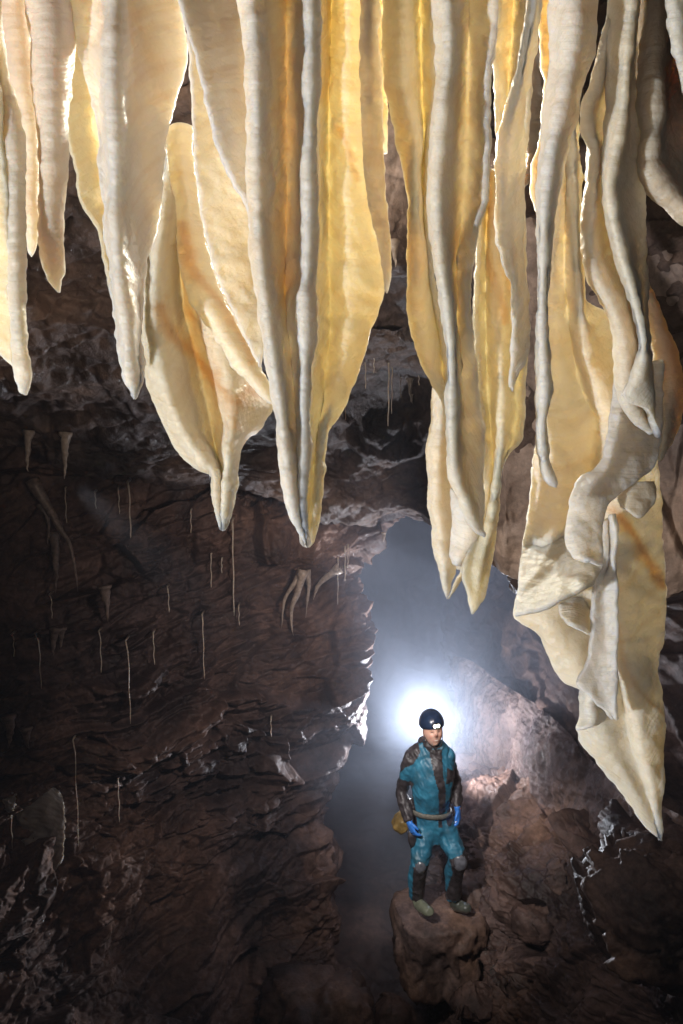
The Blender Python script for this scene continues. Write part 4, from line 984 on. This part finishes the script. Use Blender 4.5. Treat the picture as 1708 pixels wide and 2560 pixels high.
def fuse(name, pieces, voxel, smooth_it=3, mat=None):
    V = []; Fc = []; o_ = 0
    for v, f in pieces:
        V.append(v); Fc += [tuple(int(i) + o_ for i in q) for q in f]; o_ += len(v)
    t = link_mesh('tmp', np.concatenate(V), Fc)
    bm = bmesh.new(); bm.from_mesh(t.data); bmesh.ops.recalc_face_normals(bm, faces=bm.faces); bm.to_mesh(t.data); bm.free()
    rm = t.modifiers.new('r', 'REMESH'); rm.mode = 'VOXEL'; rm.voxel_size = voxel; rm.use_smooth_shade = True
    if smooth_it:
        s = t.modifiers.new('s', 'SMOOTH'); s.iterations = smooth_it; s.factor = 0.5
    dg = bpy.context.evaluated_depsgraph_get(); dg.update()
    me = bpy.data.meshes.new_from_object(t.evaluated_get(dg)); me.name = name
    bpy.data.objects.remove(t)
    o = bpy.data.objects.new(name, me); COL.objects.link(o)
    me.materials.clear()
    for m in (mat if isinstance(mat, (list, tuple)) else [mat]):
        if m: me.materials.append(m)
    me.polygons.foreach_set('use_smooth', np.ones(len(me.polygons), dtype=bool))
    return o


def getv(o):
    co = np.empty(len(o.data.vertices) * 3, dtype=np.float32); o.data.vertices.foreach_get('co', co)
    return co.reshape(-1, 3).astype(float)


def setv(o, v):
    o.data.vertices.foreach_set('co', v.astype(np.float32).ravel()); o.data.update()


def vnorm(o):
    a = np.empty(len(o.data.vertices) * 3, dtype=np.float32); o.data.vertices.foreach_get('normal', a)
    return a.reshape(-1, 3)


M_SKIN, nt_, b_ = newmat('skin')
ca = N(nt_, 'ShaderNodeAttribute', attribute_name='skincol')
nt_.links.new(ca.outputs['Vector'], b_.inputs['Base Color']); b_.inputs['Roughness'].default_value = 0.5
b_.inputs['Subsurface Weight'].default_value = 0.15; b_.inputs['Subsurface Scale'].default_value = 0.008
M_TEAL = simplemat('teal_nylon', (0.016, 0.125, 0.215), 0.5, noise=0.35, nscale=9, bump=0.25)
_nt = M_TEAL.node_tree
_r = [x for x in _nt.nodes if x.type == 'VALTORGB'][0].color_ramp
_r.elements[0].position = 0.30; _r.elements[0].color = (0.022, 0.07, 0.09, 1); _e = _r.elements.new(0.47); _e.color = (0.018, 0.10, 0.16, 1); _r.elements[-1].position = 0.72; _r.elements[-1].color = (0.03, 0.17, 0.26, 1)
M_DARK = simplemat('muddy_black_nylon', (0.035, 0.028, 0.03), 0.5, coat=0.05, noise=0.5, nscale=22, bump=0.5)
M_GLOVE = simplemat('blue_rubber', (0.035, 0.17, 0.55), 0.4, noise=0.15, nscale=40, bump=0.2)
M_BOOT = simplemat('olive_rubber', (0.16, 0.17, 0.12), 0.25, coat=0.5, noise=0.3, nscale=14, bump=0.2)
M_BOOTD = simplemat('dark_olive_rubber', (0.07, 0.075, 0.06), 0.35, coat=0.3, noise=0.35, nscale=14, bump=0.2)
M_HELM = simplemat('navy_helmet_shell', (0.02, 0.035, 0.075), 0.25, coat=0.4, noise=0.3, nscale=14)
M_BELT = simplemat('grey_webbing', (0.12, 0.11, 0.09), 0.7, noise=0.3, nscale=60, bump=0.4)
M_BAG = simplemat('yellow_pvc', (0.20, 0.125, 0.035), 0.5, noise=0.4, nscale=10, bump=0.3)
M_PAD = simplemat('grey_knee_rubber', (0.10, 0.10, 0.115), 0.28, coat=0.5, noise=0.3, nscale=30)
M_LENS, nt_, b_ = newmat('lit_lens')
b_.inputs['Emission Color'].default_value = (1.0, 0.96, 0.75, 1); b_.inputs['Emission Strength'].default_value = 14

Yb = 5.5
# head frame
HC = PP(478, 345, 5.46)
yaw, tiltb, roll = math.radians(8), math.radians(12), math.radians(-4)
from mathutils import Matrix
HR = np.array((Matrix.Rotation(yaw, 3, 'Z') @ Matrix.Rotation(-tiltb, 3, 'X') @ Matrix.Rotation(roll, 3, 'Y')))


def gauss(v, c, s, a):
    d = (v - np.array(c)) / np.array(s)
    return a * np.exp(-(d * d).sum(1))


hv, hf = ell((0, 0, 0), (1, 1, 1), 5)
d0 = hv.copy()
hv = hv * np.array([0.081, 0.100, 0.124])
low_ = np.clip(-d0[:, 2], 0, 1)
hv[:, 0] *= 1 - 0.34 * low_ ** 1.6
hv[:, 1] *= 1 - 0.12 * low_ ** 2
hv[:, 1] += np.where(d0[:, 1] < 0, 0.004, 0) * 0
fr = d0[:, 1] < 0
hv[:, 1] -= fr * gauss(hv, (0, -0.095, -0.012), (0.012, 0.04, 0.022), 0.024)        # nose
hv[:, 1] -= fr * gauss(hv, (0, -0.095, 0.028), (0.05, 0.05, 0.010), 0.006)          # brow
for sx in (-1, 1):
    hv[:, 1] += fr * gauss(hv, (sx * 0.030, -0.085, 0.010), (0.014, 0.05, 0.009), 0.011)   # sockets
    hv[:, 1] -= fr * gauss(hv, (sx * 0.042, -0.075, -0.022), (0.018, 0.05, 0.016), 0.007)  # cheeks
hv[:, 1] -= fr * gauss(hv, (0, -0.085, -0.060), (0.026, 0.05, 0.012), 0.006)        # lips
hv[:, 1] -= fr * gauss(hv, (0, -0.08, -0.100), (0.024, 0.05, 0.014), 0.010)         # chin
head = (hv @ HR.T + HC, hf)
ears = []
for sx in (-1, 1):
    e = ell((0, 0, 0), (0.009, 0.020, 0.032), 3)
    ears.append((((e[0] + np.array([sx * 0.077, 0.008, -0.006])) @ HR.T) + HC, e[1]))

sh_l, el_l, wr_l = PP(262, 620, 5.52), PP(180, 930, 5.58), PP(246, 1230, 5.42)
sh_r, el_r, wr_r = PP(618, 575, 5.52), PP(698, 850, 5.60), PP(722, 1110, 5.44)
hip_l, kn_l, an_l = PP(400, 1290, 5.52), PP(352, 1640, 5.40), PP(322, 1960, 5.52)
hip_r, kn_r, an_r = PP(610, 1290, 5.52), PP(716, 1590, 5.40), PP(680, 1960, 5.56)
NB = PP(455, 520, 5.54)


def lerp(a, b, t): return a + (b - a) * t


def body_pieces(k, arms_r=1.0):
    """k adds cloth thickness"""
    T = loft([PP(500, 1400, 5.53), PP(498, 1290, 5.53), PP(462, 1110, 5.53), PP(468, 900, 5.50), PP(475, 720, 5.50), PP(452, 590, 5.53), PP(455, 530, 5.54)],
             [0.10, 0.165, 0.158, 0.172, 0.178, 0.150, 0.070], [0.09, 0.125, 0.110, 0.132, 0.130, 0.100, 0.065])
    T = (T[0], T[1])
    out = [T]
    out.append(loft([lerp(sh_l, sh_r, 0.0), lerp(sh_l, sh_r, 0.25) + np.array([0, 0.01, 0.02]), lerp(sh_l, sh_r, 0.5) + np.array([0, 0.01, 0.035]), lerp(sh_l, sh_r, 0.8) + np.array([0, 0.01, 0.02]), lerp(sh_l, sh_r, 1.0)], [0.082, 0.105, 0.11, 0.105, 0.078], [0.075, 0.09, 0.095, 0.09, 0.072], ref=(0, 0, 1)))
    out.append(loft([lerp(sh_l, sh_r, 0.06), sh_l, lerp(sh_l, el_l, 0.5), el_l, lerp(el_l, wr_l, 0.5), wr_l], np.array([0.06, 0.072, 0.062, 0.055, 0.054, 0.044]), np.array([0.06, 0.072, 0.062, 0.058, 0.054, 0.044])))
    out.append(loft([lerp(sh_r, sh_l, 0.06), sh_r, lerp(sh_r, el_r, 0.5), el_r, lerp(el_r, wr_r, 0.5), wr_r], np.array([0.06, 0.068, 0.056, 0.052, 0.050, 0.042]), np.array([0.06, 0.068, 0.060, 0.056, 0.052, 0.042])))
    out.append(loft([hip_l + np.array([0.02, 0, 0.08]), hip_l, lerp(hip_l, kn_l, 0.5), kn_l, lerp(kn_l, an_l, 0.45) + np.array([-0.012, 0.02, 0]), an_l], [0.08, 0.092, 0.086, 0.074, 0.068, 0.056], [0.09, 0.105, 0.09, 0.078, 0.075, 0.062]))
    out.append(loft([hip_r + np.array([-0.02, 0, 0.08]), hip_r, lerp(hip_r, kn_r, 0.5), kn_r, lerp(kn_r, an_r, 0.45) + np.array([-0.008, 0.02, 0]), an_r], [0.08, 0.096, 0.090, 0.080, 0.074, 0.066], [0.09, 0.108, 0.09, 0.080, 0.078, 0.066]))
    if k != 1.0:
        for v, f in out:
            pass
    return out


def shrink(pc, s):
    res = []
    for v, f in pc:
        n = 24; m = len(v) // n
        w_ = v[:m * n].reshape(m, n, 3); c = w_.mean(1, keepdims=True)
        res.append(((c + (w_ - c) * s).reshape(-1, 3), f))
    return res


def hand_pieces(wr, dirv, side, inward, s=1.0):
    """five bent fingers and a thumb; dirv along the hand, side = towards the thumb, inward = palm normal"""
    dirv = dirv / np.linalg.norm(dirv); side = side - dirv * side.dot(dirv); side /= np.linalg.norm(side); inn = np.cross(dirv, side)
    if inn.dot(inward) < 0: inn = -inn
    pcs = []
    palm_e = wr + dirv * 0.085 * s
    pcs.append(loft([wr - dirv * 0.03, wr, wr + dirv * 0.04 * s, palm_e], [0.034 * s, 0.032 * s, 0.042 * s, 0.040 * s], [0.030 * s, 0.024 * s, 0.018 * s, 0.014 * s], n=16, ref=tuple(side)))
    for k, (o_, L1, cr) in enumerate([(0.029, 0.068, 0.9), (0.010, 0.076, 1.0), (-0.010, 0.070, 1.15), (-0.028, 0.055, 1.3)]):
        b0 = palm_e + side * o_ * s - dirv * 0.012
        a1 = 0.35 * cr; a2 = 0.95 * cr; a3 = 1.45 * cr
        p1 = b0 + (dirv * math.cos(a1) + inn * math.sin(a1)) * L1 * 0.48 * s
        p2 = p1 + (dirv * math.cos(a2) + inn * math.sin(a2)) * L1 * 0.32 * s
        p3 = p2 + (dirv * math.cos(a3) + inn * math.sin(a3)) * L1 * 0.24 * s
        pcs.append(loft([b0, p1, p2, p3], [0.0105 * s, 0.0100 * s, 0.0092 * s, 0.0070 * s], [0.0105 * s, 0.0100 * s, 0.0092 * s, 0.0070 * s], n=10, ref=tuple(side)))
    t0 = wr + dirv * 0.022 * s + side * 0.030 * s
    t1 = t0 + (dirv * 0.75 + side * 0.55 + inn * 0.25) * 0.036 * s; t2 = t1 + (dirv * 0.95 + side * 0.05 + inn * 0.4) * 0.032 * s
    pcs.append(loft([t0 - side * 0.012, t0, t1, t2], [0.013, 0.0130, 0.0115, 0.0085], [0.013, 0.0130, 0.0115, 0.0085], n=10, ref=tuple(inn)))
    return pcs


hl = (PP(246, 1230, 5.42), PP(290, 1340, 5.38) - PP(246, 1230, 5.42))
hr_ = (PP(722, 1110, 5.44), PP(742, 1230, 5.42) - PP(722, 1110, 5.44))
hands_l = hand_pieces(hl[0], hl[1], np.array([0.5, -0.85, 0]), np.array([1.0, 0.2, 0]), 1.05)
hands_r = hand_pieces(hr_[0], hr_[1], np.array([-0.4, -0.9, 0]), np.array([-1.0, 0.2, 0]), 1.0)

neck = loft([PP(455, 560, 5.54), PP(462, 480, 5.53), HC + np.array([0, 0.03, -0.02])], [0.06, 0.056, 0.055], [0.06, 0.058, 0.06])
inner = shrink(body_pieces(1.0), 0.70)
feet_in = [loft([an_l + np.array([0, 0, 0.05]), PP(345, 2040, 5.50), PP(395, 2085, 5.40), PP(425, 2110, 5.33)], [0.028, 0.026, 0.024, 0.014], [0.028, 0.024, 0.02, 0.012]),
           loft([an_r + np.array([0, 0, 0.05]), PP(700, 2045, 5.56), PP(765, 2065, 5.50), PP(815, 2080, 5.46)], [0.028, 0.026, 0.024, 0.014], [0.028, 0.024, 0.02, 0.012])]
shr_h = [((v - v.mean(0)) * 0.86 + v.mean(0), f) for v, f in hands_l + hands_r]
person = fuse('person', [head, neck] + ears + inner + feet_in + shr_h, 0.0055, 1, M_SKIN)
v = getv(person); hl_ = (v - HC) @ HR          # head local
col = np.tile(np.array([[0.64, 0.38, 0.29]]), (len(v), 1))
sel = np.abs(hl_[:, 2]) < 0.14
fz = sel & (hl_[:, 1] < -0.02)


def paint(c, s, rgb, a=1.0, pw=1.0):
    g = np.exp(-(((hl_[:, 0] - c[0]) / s[0]) ** 2 + ((hl_[:, 2] - c[1]) / s[1]) ** 2) ** pw) * a * fz
    col[:] = col * (1 - g[:, None]) + np.array(rgb) * g[:, None]


paint((0, -0.018), (0.014, 0.020), (0.14, 0.035, 0.022), 0.9, 1.5)
for sx in (-1, 1):
    paint((sx * 0.042, -0.025), (0.018, 0.016), (0.62, 0.26, 0.20), 0.6)
    paint((sx * 0.030, 0.010), (0.014, 0.0045), (0.07, 0.03, 0.02), 0.95, 2)
    paint((sx * 0.032, 0.026), (0.018, 0.004), (0.15, 0.07, 0.04), 0.7, 2)
paint((0, -0.058), (0.028, 0.0105), (0.42, 0.10, 0.08), 0.9, 2)
paint((0, -0.057), (0.021, 0.0050), (0.80, 0.74, 0.66), 1.0, 2)
a = person.data.attributes.new('skincol', 'FLOAT_VECTOR', 'POINT'); a.data.foreach_set('vector', col.astype(np.float32).ravel())
BASE = P(1085, 2262, 5.5)
rebase(person, BASE)
tag(person, 'caver in teal and black oversuit and dark helmet standing on a boulder, smiling upwards', 'person')


def child(o):
    rebase(o, P(1085, 2262, 5.5)); put_under(o, person); return o


def inpoly(x, y, poly):
    c = np.zeros(len(x), bool); n = len(poly); j = n - 1
    for i in range(n):
        xi, yi = poly[i]; xj, yj = poly[j]
        c ^= ((yi > y) != (yj > y)) & (x < (xj - xi) * (y - yi) / (yj - yi + 1e-12) + xi)
        j = i
    return c


suit = fuse('oversuit', body_pieces(1.0), 0.0085, 3, [M_TEAL, M_DARK])
v = getv(suit); n = vnorm(suit)
vr = np.stack([v[:, 0] + 0.55 * v[:, 2], v[:, 1], v[:, 2] - 0.55 * v[:, 0]], 1)
w_ = 0.007 * fbm(v * 9, 3, 301) + 0.013 * (0.5 - np.abs(fbm(vr * np.array([17, 9, 7]) + 3, 3, 302)))
kz = np.zeros(len(v))
for j, r_ in [(el_l, 0.16), (el_r, 0.16), (kn_l, 0.15), (kn_r, 0.15), (PP(460, 1110), 0.12), (an_l, 0.1), (an_r, 0.1), (hip_r, 0.12)]:
    dd = np.linalg.norm(v - j, axis=1); kz = np.maximum(kz, np.exp(-(dd / r_) ** 2))
w_ += kz * 0.006 * fbm(v * np.array([12, 12, 36]), 2, 303)
v = v + n * w_[:, None]
setv(suit, v)
fc = np.empty(len(suit.data.polygons) * 3, dtype=np.float32); suit.data.polygons.foreach_get('center', fc); fc = fc.reshape(-1, 3)
fn = np.empty(len(suit.data.polygons) * 3, dtype=np.float32); suit.data.polygons.foreach_get('normal', fn); fn = fn.reshape(-1, 3)
# height and side of a point, in the units the figure was measured in
kx = (PP(600, 1000)[0] - PP(400, 1000)[0]) / 200.0
ly = np.array([PP(500, yy)[2] for yy in range(0, 2400, 50)])
cy_ = np.interp(-fc[:, 2], -ly, np.arange(0, 2400, 50))
x5 = np.array([PP(500, yy)[0] for yy in range(0, 2400, 50)]); kk = np.array([(PP(700, yy)[0] - PP(500, yy)[0]) / 200 for yy in range(0, 2400, 50)])
cx_ = 500 + (fc[:, 0] - np.interp(cy_, np.arange(0, 2400, 50), x5)) / np.interp(cy_, np.arange(0, 2400, 50), kk)
front = fn[:, 1] < 0.1
dark = np.zeros(len(fc), bool)
for poly in [[(432, 500), (560, 500), (556, 700), (585, 850), (592, 1110), (528, 1110), (512, 850), (470, 700)],
             [(600, 650), (700, 720), (700, 800), (590, 790)],
             [(520, 1130), (562, 1130), (560, 1235), (522, 1230)],
             [(612, 1090), (700, 1090), (690, 1180), (640, 1235), (605, 1220)]]:
    dark |= inpoly(cx_, cy_, poly) & front
dark |= inpoly(cx_, cy_, [(60, 800), (290, 840), (268, 900), (300, 1060), (330, 1300), (100, 1300)])        # left forearm
dark |= inpoly(cx_, cy_, [(665, 720), (800, 700), (800, 1150), (650, 1150), (625, 960), (660, 930)])
dark |= inpoly(cx_, cy_, [(80, 640), (190, 560), (340, 470), (350, 530), (280, 640), (200, 690), (160, 760), (100, 830)])
dark |= inpoly(cx_, cy_, [(610, 1490), (820, 1400), (860, 2000), (590, 2000), (625, 1700)]) & (cx_ > np.interp(cy_, [1490, 1640, 1960], [612, 650, 606]))
dark |= inpoly(cx_, cy_, [(270, 1560), (380, 1560), (475, 1500), (490, 1700), (420, 2000), (262, 2000)]) & (cx_ > np.interp(cy_, [1560, 1960], [270, 272]))
suit.data.polygons.foreach_set('material_index', dark.astype(np.int32))
suit.data.update(); child(suit)

cl = fuse('collar', [loft([PP(452, 600, 5.53), PP(455, 540, 5.53), PP(455, 470, 5.53), PP(452, 425, 5.54)], [0.10, 0.088, 0.080, 0.078], [0.09, 0.085, 0.082, 0.082]),
                     loft([PP(385, 500, 5.56), PP(375, 440, 5.57), PP(400, 400, 5.58)], [0.03, 0.036, 0.02], [0.03, 0.04, 0.02])], 0.008, 2, M_DARK)
v = getv(cl); v = v + vnorm(cl) * (0.008 * fbm(v * 22, 2, 311))[:, None]; setv(cl, v); child(cl)
g1 = fuse('glove', hands_l, 0.0042, 1, M_GLOVE); child(g1)
g2 = fuse('glove', hands_r, 0.0042, 1, M_GLOVE); child(g2)
b1 = fuse('boot', [loft([an_l + np.array([0, 0, 0.10]), an_l, PP(338, 2030, 5.50), PP(350, 2075, 5.47)], [0.050, 0.048, 0.047, 0.040], [0.052, 0.054, 0.056, 0.05]),
                   loft([PP(325, 2035, 5.54), PP(360, 2055, 5.46), PP(400, 2085, 5.40), PP(435, 2108, 5.34), PP(448, 2118, 5.31)], [0.036, 0.047, 0.050, 0.050, 0.034], [0.042, 0.056, 0.050, 0.042, 0.026])], 0.007, 4, M_BOOT); child(b1)
b2 = fuse('boot', [loft([an_r + np.array([0, 0, 0.10]), an_r, PP(695, 2035, 5.56), PP(705, 2060, 5.55)], [0.050, 0.048, 0.047, 0.040], [0.052, 0.054, 0.056, 0.05]),
                   loft([PP(665, 2030, 5.60), PP(710, 2045, 5.56), PP(765, 2062, 5.52), PP(815, 2078, 5.48), PP(838, 2086, 5.46)], [0.036, 0.044, 0.048, 0.046, 0.030], [0.042, 0.052, 0.046, 0.038, 0.024])], 0.007, 4, M_BOOTD); child(b2)

# helmet: shell with a rim, and the lit headlamp on its front
hv, hf = ell((0, 0, 0), (1, 1, 1), 5)
hv = hv * np.array([0.106, 0.128, 0.122])
hv[:, 2] = np.where(hv[:, 2] < 0, hv[:, 2] * 0.42, hv[:, 2])
rim = np.exp(-((hv[:, 2] + 0.030) / 0.012) ** 2); hv[:, :2] *= (1 + 0.05 * rim)[:, None]
TL = np.array([0, 0.012, 0.062])
helm = link_mesh('helmet', (hv + TL) @ HR.T + HC, hf, M_HELM); child(helm)


def hbox(c, s, mat, name, rnd=0.3):
    bm = bmesh.new(); bmesh.ops.create_cube(bm, size=1)
    for q in bm.verts: q.co = Vector((q.co.x * s[0], q.co.y * s[1], q.co.z * s[2]))
    bmesh.ops.bevel(bm, geom=list(bm.edges), offset=min(s) * rnd, segments=3, affect='EDGES')
    vv = np.array([x.co[:] for x in bm.verts]); ff = [tuple(q.index for q in f_.verts) for f_ in bm.faces]; bm.free()
    return link_mesh(name, (vv + np.array(c)) @ HR.T + HC, ff, mat)


hlp = hbox((0.0, -0.128, 0.070), (0.064, 0.034, 0.040), M_DARK, 'headlamp'); rebase(hlp, HC)
for sx in (-1, 1):
    lv, lf = ell((sx * 0.014, -0.146, 0.070), (0.0125, 0.006, 0.0135), 3)
    le = link_mesh('lens', lv @ HR.T + HC, lf, M_LENS); rebase(le, HC); le.parent = hlp; le.location = (0, 0, 0)
hlp.parent = helm; hlp.location = Vector(HC.tolist()) - person.location - Vector((0, 0, 0))
helm_loc = helm.location.copy(); hlp.location = Vector(HC.tolist()) - (person.location + helm_loc)
stp, sf = tube(catmull([HR @ np.array(q) + HC for q in [(-0.082, 0.0, 0.03), (-0.074, -0.02, -0.04), (-0.045, -0.05, -0.105), (0, -0.06, -0.122), (0.045, -0.05, -0.105), (0.074, -0.02, -0.04), (0.082, 0, 0.03)]], 40), [0.004] * 40, 6)
child(link_mesh('chin_strap', stp, sf, M_DARK))

# belt: a webbing band that follows the waist, with a buckle
cc = PP(462, 1112, 5.53)
ring = []; nb = 64
for hgt, rr in [(-0.022, 0.0), (-0.018, 0.010), (0.018, 0.010), (0.022, 0.0)]:
    for k in range(nb):
        th = 2 * PI * k / nb
        ring.append(cc + np.array([math.cos(th) * (0.168 + rr), math.sin(th) * (0.122 + rr), hgt + 0.012 * math.cos(th + 2.4) - 0.006]))
rf = [(i * nb + k, i * nb + (k + 1) % nb, ((i + 1) % 4) * nb + (k + 1) % nb, ((i + 1) % 4) * nb + k) for i in range(4) for k in range(nb)]
child(link_mesh('belt', np.array(ring), rf, M_BELT))
for c_, r3, rot_ in [(kn_r + np.array([0.018, -0.055, 0.0]), (0.058, 0.036, 0.070), None), (kn_l + np.array([0.0, -0.055, 0.005]), (0.048, 0.03, 0.056), None)]:
    kv, kf = ell(c_, r3, 4); kv = kv + (kv - c_) * (0.12 * fbm(kv * 25, 2, 333))[:, None]
    child(link_mesh('knee_pad', kv, kf, M_PAD))
pv, pf = loft([PP(262, 1330, 5.44), PP(272, 1380, 5.43), PP(280, 1440, 5.43), PP(272, 1495, 5.44)], [0.020, 0.034, 0.032, 0.008], [0.014, 0.02, 0.018, 0.006])
gl = link_mesh('spare_glove', pv, pf, M_DARK); rebase(gl, PP(262, 1330, 5.44))
tag(gl, 'dark limp glove dangling under the caver\'s right hand', 'glove')
# yellow bag behind the hip
bv, bf = ell((0, 0, 0), (1, 1, 1), 5)
s_ = (np.abs(bv) ** 4).sum(1) ** (-0.25); bv = bv * s_[:, None] * np.array([0.058, 0.09, 0.085])
bv = bv + bv / np.linalg.norm(bv, axis=1, keepdims=True) * (0.012 * fbm(bv * 14, 3, 340))[:, None]
rz = np.array(Matrix.Rotation(math.radians(35), 3, 'Y')); bv = bv @ rz.T
bag = link_mesh('tackle_bag', bv, bf, M_BAG); bag.location = PP(172, 1235, 5.76)
tag(bag, 'muddy yellow bag showing behind the caver\'s hip', 'bag')
sv, sf = tube(catmull([PP(215, 1130, 5.74), PP(250, 1080, 5.72), PP(300, 1060, 5.67), PP(320, 1090, 5.64)], 20), [0.008] * 20, 8)
st_ = link_mesh('strap', sv, sf, M_BELT); rebase(st_, PP(200, 1225, 5.80)); st_.parent = bag; st_.location = (0, 0, 0)


# ------------------------------------------------------------------ air
def volume_box(name, lo, hi, dens, col, aniso=0.2, noise=False):
    m = bpy.data.materials.new(name); m.use_nodes = True; nt = m.node_tree
    nt.nodes.remove(nt.nodes['Principled BSDF'])
    v = nt.nodes.new('ShaderNodeVolumePrincipled')
    v.inputs['Color'].default_value = (*col, 1); v.inputs['Density'].default_value = dens; v.inputs['Anisotropy'].default_value = aniso
    nt.links.new(v.outputs[0], nt.nodes['Material Output'].inputs['Volume'])
    if noise:
        gm = N(nt, 'ShaderNodeNewGeometry'); nn = N(nt, 'ShaderNodeTexNoise'); nn.inputs['Scale'].default_value = 0.9; nn.inputs['Detail'].default_value = 3; nn.inputs['Distortion'].default_value = 0.8
        nt.links.new(gm.outputs['Position'], nn.inputs['Vector'])
        rm_ = N(nt, 'ShaderNodeMapRange'); nt.links.new(nn.outputs['Fac'], rm_.inputs[0])
        rm_.inputs[1].default_value = 0.36; rm_.inputs[2].default_value = 0.66; rm_.inputs[3].default_value = dens * 0.45; rm_.inputs[4].default_value = dens * 1.7
        nt.links.new(rm_.outputs[0], v.inputs['Density'])
    bm = bmesh.new(); bmesh.ops.create_cube(bm, size=1)
    me = bpy.data.meshes.new(name); bm.to_mesh(me); bm.free(); me.materials.append(m)
    o = bpy.data.objects.new(name, me); COL.objects.link(o)
    lo, hi = Vector(lo), Vector(hi)
    o.location = (lo + hi) / 2; o.scale = hi - lo
    tag(o, kind='stuff')
    return o


volume_box('haze', (-7, -2.5, -3.2), (7.5, 17, 7.5), 0.003, (0.80, 0.85, 1.0), 0.3)
volume_box('mist', (-0.95, 5.85, -1.2), (6.5, 12.0, 4.9), 0.135, (0.76, 0.83, 1.0), 0.0, True)
